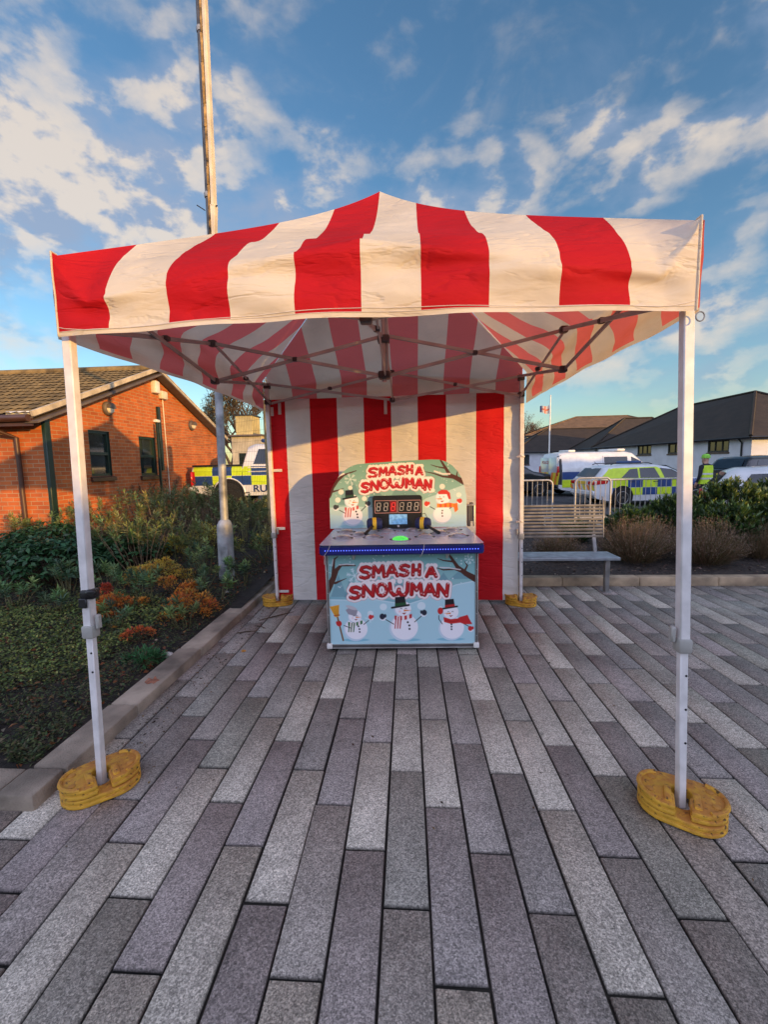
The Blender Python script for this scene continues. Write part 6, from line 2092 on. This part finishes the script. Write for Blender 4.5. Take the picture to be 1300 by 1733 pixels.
def lavender(x, y, r, h, n, label, cols, z0=.07):
    root = thing('lavender_bush', (x, y, z0), label, 'shrub', 'faded lavender bushes in the right bed')
    a = RNG.uniform(0, 6.28, n); c = np.sqrt(RNG.uniform(0, 1, n))
    B = np.stack([r * .35 * c * np.cos(a), r * .35 * c * np.sin(a), np.full(n, .0)], 1)
    T = np.stack([r * c * np.cos(a), r * c * np.sin(a), h * np.sqrt(np.clip(1 - .75 * c ** 2, .1, 1)) * RNG.uniform(.55, 1.05, n)], 1) + RNG.normal(0, .025, (n, 3))
    # thin stalks as narrow blades
    D = T - B; L = np.linalg.norm(D, axis=1)
    C = pick([(.20, .125, .07), (.26, .17, .10), (.14, .10, .055), (.13, .12, .05)], n, .25, [.4, .25, .2, .15])
    leaves('stalks', B, D, L, np.full(n, .007), C, M_dry, root, fold=0)
    # seed heads and dry side leaves
    k = 7
    hp = np.repeat(T, k, 0) - np.repeat(unit(D), k, 0) * (RNG.uniform(0, .085, (n * k, 1))) + RNG.normal(0, .004, (n * k, 3))
    hd = np.repeat(unit(D), k, 0) * .8 + RNG.normal(0, .55, (n * k, 3))
    leaves('seed_heads', hp, hd, .017 * RNG.uniform(.6, 1.3, n * k), .0065, pick(cols, n * k, .3), M_dry, root)
    k = 9; s = RNG.uniform(.12, .85, (n * k, 1))
    lp = np.repeat(B, k, 0) + np.repeat(D, k, 0) * s + RNG.normal(0, .012, (n * k, 3))
    ld = np.repeat(unit(D), k, 0) + RNG.normal(0, .6, (n * k, 3))
    leaves('foliage', lp, ld, .04 * RNG.uniform(.5, 1.1, n * k), .006, pick([(.10, .085, .045), (.15, .10, .055), (.07, .075, .035), (.18, .11, .06)], n * k, .3), M_dry, root)


def evergreen(x, y, r, h, n, label, tips, z0=.07):
    root = thing('evergreen_shrub', (x, y, z0), label, 'shrub', 'green shrubs in the right bed')
    a = RNG.uniform(0, 6.28, n); c = np.sqrt(RNG.uniform(0, 1, n)); low = RNG.uniform(0, 1, n)
    hz = h * np.sqrt(np.clip(1 - .75 * c ** 2, .1, 1)) * (1 - .75 * low ** 2.2)
    rad = r * (c * .55 + .45 * np.sqrt(low) * (low > .4) + .45 * c * (low <= .4))
    T = np.stack([rad * np.cos(a), rad * np.sin(a), np.maximum(hz, .1)], 1) + RNG.normal(0, .03, (n, 3))
    B = T * np.array([.5, .5, .55])
    stems('stem', [[(t[0] * .15, t[1] * .15, 0), b, t] for t, b in list(zip(T, B))[::3]], .008, M_stem, root)
    P = []; D = []; C = []; LL = []
    for t, b in zip(T, B):
        d = unit(t - b + np.array([0, 0, .12])); k = 20; s = RNG.uniform(0, 1, k)
        an = RNG.uniform(0, 6.28, k); o = np.stack([np.cos(an), np.sin(an), RNG.uniform(-.1, .6, k)], 1)
        P.append(t - d * s[:, None] * .17); D.append(o * (.5 + .5 * s[:, None]) + d * (1.0 - .4 * s[:, None]))
        base = pick([(.013, .032, .009), (.020, .044, .011), (.030, .056, .013)], k, .25)
        tp = pick(tips, k, .2); w = np.clip(1 - s * 2.2, 0, 1)[:, None] * RNG.uniform(.2, 1)
        C.append(base * (1 - w) + tp * w); LL.append(.105 * RNG.uniform(.55, 1.05, k))
    leaves('foliage', np.concatenate(P), np.concatenate(D), np.concatenate(LL), np.concatenate(LL) * .25, np.concatenate(C), M_gloss, root)


def bare_tree(x, y, z, h, spread, label, twig_c, seed, depth=6):
    root = thing('bare_tree', (x, y, z), label, 'tree')
    rr = random.Random(seed); mb = MB(); tw = []; tips = []

    def grow(p, d, L, r, k):
        q = p + d * L * .5 + Vector((rr.gauss(0, .05), rr.gauss(0, .05), 0)) * L; e = q + (d + Vector((rr.gauss(0, .15), rr.gauss(0, .15), .08))).normalized() * L * .5
        if k > depth - 3: tw.append((p, q, e, r))
        else: mb.tube([p, q, e], [r, r * .85, r * .7], 6, cap=False)
        if k >= depth: tips.append(e); return
        for _ in range(rr.choice((2, 3, 3)) if k else 4):
            a = rr.uniform(0, 6.28); s = rr.uniform(.35, .85)
            nd = (d * .9 + Vector((math.cos(a) * s * spread, math.sin(a) * s * spread, rr.uniform(-.1, .4)))).normalized()
            grow(e if rr.random() < .7 else q, nd, L * rr.uniform(.62, .82), r * .62, k + 1)
    grow(Vector((0, 0, 0)), Vector((0, 0, 1)), h * .30, h * .025, 0)
    mb.build('trunk', M_bark, root)
    m2 = MB()
    for p, q, e, r in tw: m2.tube([p, q, e], [max(r, .012), max(r * .8, .010), .008], 3, cap=False)
    m2.build('crown', M_bark, root)
    T = np.array([tuple(t) for t in tips]); n = len(T) * 5
    P = np.repeat(T, 5, 0) + RNG.normal(0, h * .02, (n, 3))
    leaves('twig_ends', P, RNG.normal(0, 1, (n, 3)) + np.array([0, 0, .4]), h * .045, h * .006, pick(twig_c, n, .3), M_dry, root)


def plants():
    broadleaf(-3.35, 3.55, .72, .62, 190, 'dark broad leaved shrub at the left edge, the nearest to the camera')
    broadleaf(-4.15, 4.35, .80, .70, 190, 'dark broad leaved shrub behind the nearest broad leaved one')
    broadleaf(-2.75, 4.35, .55, .50, 110, 'small dark broad leaved shrub just left of the gazebo\'s front left leg')
    gold = [(.42, .26, .03), (.34, .24, .04), (.46, .20, .03), (.24, .22, .05)]
    orange = [(.45, .14, .025), (.38, .09, .02), (.48, .22, .03), (.30, .06, .02), (.30, .19, .04)]
    yellow = [(.34, .30, .05), (.26, .27, .05), (.40, .30, .04)]
    red = [(.28, .035, .02), (.36, .07, .025), (.22, .03, .02)]
    g = 'autumn coloured spiraea in the left bed'
    mound('spiraea', 'shrub', -1.80, 3.55, .42, .32, .36, 2600, .034, .017, gold, 'golden leaved spiraea mound in the middle of the left bed', g)
    mound('spiraea', 'shrub', -2.45, 4.75, .38, .30, .42, 1800, .034, .016, yellow + gold[:1], 'yellow green spiraea behind the golden mound', g)
    mound('spiraea', 'shrub', -1.75, 5.05, .50, .35, .48, 2300, .034, .016, yellow, 'yellow spiraea left of the lamp column base', g)
    mound('spiraea', 'shrub', -1.55, 2.40, .27, .25, .30, 1500, .034, .018, orange, 'orange spiraea seen just right of the front left leg', g)
    mound('spiraea', 'shrub', -1.22, 2.95, .27, .24, .30, 1400, .032, .017, orange, 'orange spiraea clump between the leg and the lamp column', g)
    mound('spiraea', 'shrub', -.78, 2.35, .32, .27, .33, 1700, .032, .017, orange + red[:1], 'reddish orange spiraea nearest the kerb', g)
    mound('spiraea', 'shrub', -1.95, 2.62, .17, .17, .30, 560, .032, .016, red, 'small crimson spiraea seen just left of the front left leg', g)
    mound('spiraea', 'shrub', -.90, 1.68, .14, .14, .22, 420, .03, .014, red + orange[:1], 'small red spiraea sprig by the bare soil', g)
    mound('spiraea', 'shrub', -.62, 5.25, .42, .30, .44, 1700, .034, .016, gold[2:] + yellow, 'bronze spiraea right of the lamp column base', g)
    mound('spurge_seedling', 'plant', -.55, 1.22, .13, .13, .15, 360, .07, .013, [(.03, .10, .035), (.05, .13, .05)], 'small blue green spurge seedling beside the left kerb', mt=M_leaf, updir=.35)
    tg = 'tall spurge in the left bed'
    olive = [(.11, .13, .045), (.16, .16, .055), (.08, .11, .045)]; fresh = [(.13, .20, .07), (.20, .25, .09), (.10, .17, .07)]; blue = [(.055, .10, .055), (.08, .13, .06)]
    T = 'tall olive spurge with dry stalks '
    for (x, y, h, n, lab) in ((-2.75, 5.5, .85, 16, T + 'below the second window'), (-3.4, 5.9, .85, 14, T + 'below the first window'), (-4.1, 5.6, .75, 14, T + 'left of the front left leg by the wall corner'),
                              (-2.2, 6.2, .95, 16, T + 'under the dark green duct'), (-1.75, 6.7, .60, 14, T + 'in front of the pickup\'s rear wheel'), (-4.7, 5.0, .65, 12, T + 'at the foot of the brown downpipe'),
                              (-1.15, 7.2, .48, 12, T + 'in front of the pickup door'), (-3.0, 7.4, .62, 14, T + 'in front of the pickup tail'), (-2.35, 4.05, .72, 13, T + 'behind the golden spiraea mound'), (-1.5, 4.35, .62, 10, T + 'just left of the lamp column')):
        spurge(x, y, h * 1.08, int(n * 1.7), lab, tg, olive + fresh[:1], r=.50, whorl=.115)
    D = 'dense olive spurge clump '
    for (x, y, h, n, lab) in ((-3.05, 4.95, .72, 24, D + 'just right of the front left leg, below the brick wall'), (-2.05, 4.55, .66, 22, D + 'behind the golden mound, left of the lamp column'), (-3.75, 6.7, .85, 24, D + 'at the foot of the brick gable wall'),
                              (-2.75, 6.45, .90, 24, D + 'right below the dark green duct'), (-1.35, 5.6, .66, 22, D + 'right behind the lamp column'), (-.75, 6.6, .5, 20, D + 'at the foot of the timber post'),
                              (-.55, 4.45, .50, 18, D + 'between the lamp column and the gazebo\'s rear left leg'), (-5.3, 4.6, .70, 22, D + 'at the left edge of the photo below the wall corner'), (-2.0, 7.9, .42, 24, D + 'hiding the lower side of the pickup'),
                              (-3.3, 8.2, .50, 22, D + 'in front of the pickup\'s rear bumper')):
        spurge(x, y, h, n, lab, tg, olive, r=.58, whorl=.12)
    B = [(.11, .07, .045), (.15, .085, .05), (.08, .055, .035), (.13, .10, .05)]
    for (x, y, h, n, lab) in ((-1.0, 7.9, .34, 26, 'brown dead stalks in front of the pickup cab'), (-2.9, 9.0, .32, 26, 'brown dead stalks below the pickup\'s rear wheel'), (-1.9, 9.2, .28, 26, 'brown dead stalks under the pickup\'s door lettering'),
                              (-.45, 5.6, .45, 20, 'brown dead stalks beside the gazebo\'s rear left leg'), (-4.3, 7.9, .9, 20, 'brown dead stalks climbing the wall beside the cable')):
        spurge(x, y, h, n, lab, 'dead stalks in the left bed', B, r=.6, whorl=.10)
    F = 'short fresh green spurge '
    for (x, y, h, n, lab) in ((-1.75, 2.95, .42, 8, F + 'in front of the golden mound'), (-1.45, 2.62, .42, 7, F + 'between two orange clumps'), (-.62, 2.75, .36, 7, F + 'at the foot of the lamp column'),
                              (-.62, 2.02, .30, 6, F + 'leaning over the kerb'), (-2.2, 3.1, .40, 8, F + 'just left of the front left leg'), (-1.02, 3.25, .42, 6, F + 'left of the lamp column base'), (-1.28, 1.95, .26, 5, F + 'in front of the orange clumps'), (-2.65, 3.0, .42, 10, F + 'in front of the dark broad leaved shrubs'), (-2.95, 2.55, .30, 8, F + 'at the left edge of the creeping cover'), (-2.3, 2.35, .26, 7, F + 'rising out of the creeping cover'), (-.52, 3.35, .34, 7, F + 'between the lamp column and the kerb'), (-1.25, 3.75, .50, 9, F + 'right behind the orange clump beside the column')):
        spurge(x, y, h, n, lab, tg, blue + fresh, r=.17, whorl=.105)
    # creeping cover and litter
    n = 26000
    P = np.stack([RNG.uniform(-4.6, -.9, n), RNG.uniform(.6, 3.0, n), np.zeros(n)], 1)
    w = vnoise(P[:, 0] * 1.5, P[:, 1] * 1.5, 7); k = (w > .40) & (np.hypot((P[:, 0] + 2.1) / 1.35, (P[:, 1] - 1.75) / 1.1) < 1.1)
    P = P[k]; n = len(P); P[:, 2] = soil_z(P[:, 0], P[:, 1]) + RNG.uniform(.0, .11, n) * (vnoise(P[:, 0] * 4, P[:, 1] * 4, 3) + .2)
    o = leaves('ground_cover', P, np.concatenate([RNG.normal(0, 1, (n, 2)), RNG.uniform(0, .7, (n, 1))], 1), .030 * RNG.uniform(.6, 1.2, n), .019, pick([(.13, .16, .035), (.18, .19, .05), (.09, .12, .03), (.06, .09, .03)], n, .25), M_leaf, None)
    struct(o, 'stuff'); tag(o, 'low yellow green creeping plant spreading over the left bed', 'ground cover')
    n = 90000
    P = np.stack([RNG.uniform(-4.7, -.40, n), 9.0 * RNG.uniform(0.0, 1.0, n) ** 1.9, np.zeros(n)], 1)
    k = vnoise(P[:, 0] * 2.3, P[:, 1] * 2.3, 12) > .30; P = P[k]; n = len(P)
    P[:, 2] = soil_z(P[:, 0], P[:, 1]) + RNG.uniform(-.01, .10, n) * (.3 + vnoise(P[:, 0] * 5, P[:, 1] * 5, 21))
    o = leaves('moss_cover', P, np.concatenate([RNG.normal(0, 1, (n, 2)), RNG.uniform(-.1, .8, (n, 1))], 1), .030 * RNG.uniform(.5, 1.3, n), .012, pick([(.035, .055, .018), (.055, .065, .022), (.07, .055, .028), (.025, .035, .016)], n, .3), M_leaf, None)
    struct(o, 'stuff'); tag(o, 'dark mossy cover and fine weeds over the front of the left bed', 'ground cover')
    n = 2600
    P = np.stack([RNG.uniform(-4.2, -.38, n), RNG.uniform(-.05, 4.5, n), np.zeros(n)], 1); P[:, 2] = soil_z(P[:, 0], P[:, 1]) + RNG.uniform(.0, .05, n)
    o = leaves('leaf_litter', P, np.concatenate([RNG.normal(0, 1, (n, 2)), RNG.normal(0, .2, (n, 1))], 1), .055 * RNG.uniform(.4, 1.2, n), .03, pick([(.20, .07, .03), (.14, .06, .035), (.28, .13, .06), (.30, .24, .16)], n, .3, [.4, .35, .17, .08]), M_dry, None, fold=.3)
    struct(o, 'stuff'); tag(o, 'brown fallen leaves scattered over the left bed', 'leaf litter')
    # dry grass blades and twigs
    n = 500
    P = np.stack([RNG.uniform(-4.0, -.4, n), RNG.uniform(.0, 5.5, n), np.zeros(n)], 1); P[:, 2] = soil_z(P[:, 0], P[:, 1])
    o = leaves('dry_grass', P, np.concatenate([RNG.normal(0, 1, (n, 2)), RNG.uniform(.0, 1.2, (n, 1))], 1), RNG.uniform(.06, .22, n), .005, pick([(.30, .22, .12), (.16, .11, .06), (.10, .09, .04)], n, .3), M_dry, None)
    struct(o, 'stuff'); tag(o, 'straggling dry grass and twigs in the left bed', 'dry grass')
    n = 5200
    P = np.stack([RNG.uniform(-.2, 11, n), RNG.uniform(3.9, 7.5, n), np.zeros(n)], 1); P[:, 2] = .065 + .07 * (vnoise(P[:, 0] * 3, P[:, 1] * 3, 2) - .5) * np.clip((P[:, 1] - 3.86) * 3, .1, 1) + RNG.uniform(.004, .02, n)
    o = leaves('bark_chips', P, np.concatenate([RNG.normal(0, 1, (n, 2)), RNG.normal(0, .22, (n, 1))], 1), RNG.uniform(.025, .085, n), RNG.uniform(.012, .028, n), pick([(.09, .06, .045), (.16, .115, .085), (.045, .03, .025), (.30, .24, .19)], n, .3, [.4, .28, .24, .08]), M_dry, None, fold=.1)
    struct(o, 'stuff'); tag(o, 'bark mulch chips covering the right bed', 'mulch')
    n = 420
    P = np.concatenate([np.stack([RNG.normal(-.10, .10, n) + .06, RNG.uniform(-.1, 3.4, n), np.zeros(n)], 1), np.stack([RNG.uniform(-.1, 3.0, 220), 3.4 - np.abs(RNG.normal(0, .35, 220)), np.zeros(220)], 1), np.stack([RNG.uniform(0, 7, 160), RNG.uniform(-1.0, 3.6, 160), np.zeros(160)], 1)])
    P = P[P[:, 0] > -.15]; n = len(P); P[:, 2] = .003
    o = leaves('leaf_debris', P, np.concatenate([RNG.normal(0, 1, (n, 2)), RNG.uniform(0, .25, (n, 1))], 1), RNG.uniform(.006, .030, n), RNG.uniform(.004, .014, n), pick([(.06, .035, .02), (.12, .06, .03), (.035, .028, .02), (.20, .12, .05)], n, .3), M_dry, None, fold=.3)
    struct(o, 'stuff'); tag(o, 'crumbs of dry leaf and soil strewn on the paving along the kerbs', 'leaf litter')
    # right bed
    hc = [(.30, .20, .13), (.22, .14, .09), (.36, .26, .17), (.20, .15, .13)]
    lavender(5.15, 4.80, .62, .74, 950, 'brown faded lavender bush immediately right of the bench', hc)
    lavender(6.10, 4.62, .56, .72, 850, 'brown faded lavender bush seen right of the front right leg', hc)
    lavender(4.05, 5.00, .45, .50, 520, 'faded lavender bush seen beneath the bench back', hc)
    lavender(5.72, 5.35, .42, .66, 460, 'small lavender bush behind the two large brown ones', hc)
    lavender(7.15, 4.95, .55, .60, 560, 'darker lavender bush at the right edge', [(.16, .11, .075), (.11, .08, .06)])
    lt = [(.16, .20, .04), (.24, .24, .05), (.12, .18, .035)]; dk = [(.05, .10, .025), (.07, .12, .03)]
    evergreen(5.75, 6.15, .5, .70, 300, 'low dark green shrub behind the bench end lavender', dk)
    evergreen(6.60, 6.30, .60, .92, 400, 'mid height green shrub just right of the front right leg', dk + lt[:1])
    evergreen(7.45, 6.15, .66, 1.20, 520, 'tall green shrub with yellow tips in front of the white car', lt)
    evergreen(8.45, 6.25, .66, 1.24, 460, 'tall green shrub with yellow tips at the right edge', lt)
    evergreen(6.95, 5.50, .55, .85, 300, 'dark green shrub between the tall one and the lavender', dk)
    evergreen(7.95, 5.40, .60, .95, 300, 'dark green shrub filling the bed at the right edge', dk)
    evergreen(4.85, 6.55, .34, .42, 110, 'small green shrub by the foot of the crowd barrier', dk)
    bare_tree(-8.6, 25, .4, 7.6, 1.0, 'bare spreading tree behind the cream sheds on the left', [(.16, .12, .06), (.22, .17, .08), (.12, .10, .06)], 3)
    bare_tree(-11.5, 29, .4, 7.2, 1.0, 'bare tree behind the brick building\'s gable end', [(.16, .12, .06), (.20, .16, .08)], 8)
    bare_tree(18.0, 64, 0, 8.6, .75, 'small brownish bare tree behind the flagpole', [(.14, .09, .06), (.18, .11, .07)], 5)
    # single leaves and stones one can point to
    def big_leaf(x, y, z, s, rz, c, label):
        xs = [(-.5, 0), (-.28, .34), (.0, .22), (.12, .48), (.3, .2), (.55, .05), (.34, -.16), (.12, -.42), (-.02, -.2), (-.3, -.32)]
        mb = MB(); V = [(0, 0, .012 * s / .1)] + [(a * s, b * s, .0 + .25 * s * abs(b) * (1 if i % 2 else .4)) for i, (a, b) in enumerate(xs)]
        mb.add(V, [[0, 1 + i, 1 + (i + 1) % len(xs)] for i in range(len(xs))])
        mb.add([(v[0], v[1], v[2] - .003) for v in V], [[0, 1 + (i + 1) % len(xs), 1 + i] for i in range(len(xs))])
        o = mb.build('fallen_leaf', mat('leaf_%d' % int(c[0] * 1000), c, .8, var=.25, scale=30), None); o.location = (x, y, z); o.rotation_euler = (.2, .1, rz)
        tag(o, label, 'leaf', 'single fallen leaves')
    big_leaf(-.26, .88, .083, .105, .4, (.30, .12, .07), 'large tan fallen leaf lying on the edge of the left kerb')
    big_leaf(.16, 1.60, .006, .052, 1.2, (.55, .24, .03), 'small orange fallen leaf lying alone on the paving')
    big_leaf(-1.02, .30, .075, .12, 2.2, (.22, .06, .02), 'rusty curled leaf on the dark soil near the front kerb')
    big_leaf(-1.30, .62, .075, .10, .7, (.17, .07, .035), 'flat brown leaf on the soil, behind the rusty curled one')
    big_leaf(-.95, .62, .075, .085, 1.7, (.20, .075, .035), 'dull brown leaf on the soil close to the front left leg')
    big_leaf(-1.35, 2.0, .075, .065, .2, (.50, .22, .03), 'yellow orange leaf lying left of the front left leg')
    def stone(x, y, z, s, c, label):
        bm = bmesh.new(); bmesh.ops.create_icosphere(bm, subdivisions=2, radius=1)
        for v in bm.verts: v.co = Vector((v.co.x * s[0], v.co.y * s[1], v.co.z * s[2])) * (1 + random.uniform(-.14, .14))
        mb = MB(); mb.from_bm(bm); o = mb.build('stone', mat('stone_%d' % int(c[0] * 1000), c, .85, var=.2, scale=30), None, angle=60); o.location = (x, y, z); tag(o, label, 'stone', 'stones in the left bed')
    stone(-.42, 1.36, .07, (.055, .035, .03), (.50, .47, .43), 'white stone lying on the soil beside the left kerb')
    stone(-.62, 3.05, .12, (.03, .025, .02), (.35, .32, .28), 'grey pebble at the foot of the lamp column')
    # twigs by the kerb
    rr = random.Random(12)
    for (x, y, rz, L, lab) in ((.18, 2.52, .75, .42, 'thin dark twig on the paving below the rear left weight'), (.02, 2.05, .3, .2, 'short twig on the paving against the left kerb'), (.12, 2.18, -.5, .13, 'tiny twig on the paving near the orange leaf')):
        mb = MB(); mb.tube([(-L / 2, 0, .007), (0, rr.uniform(-.02, .02), .009), (L / 2, 0, .006)], [.005, .006, .003], 6); o = mb.build('twig', M_stem, None); o.location = (x, y, 0); o.rotation_euler = (0, 0, rz); tag(o, lab, 'twig', 'twigs on the paving')
    # spade handle standing in the bed in front of the pickup
    root = thing('garden_spade', (-2.35, 8.35, .45), 'dark garden spade with a D handle stuck upright before the pickup', 'spade', rz=.2)
    mb = MB(); mb.tube([(0, 0, -.05), (0, 0, .45)], .017, 8); mb.build('shaft', M_wood, root)
    mb = MB(); mb.tube([(0, 0, .43), (-.07, 0, .55), (-.075, 0, .58), (.075, 0, .58), (.07, 0, .55), (0, 0, .43)], .014, 8); mb.build('grip', M_black, root)
    mb = MB(); mb.box((0, 0, -.12), (.18, .02, .26), bev=.008); mb.build('blade', M_dark, root)


plants()
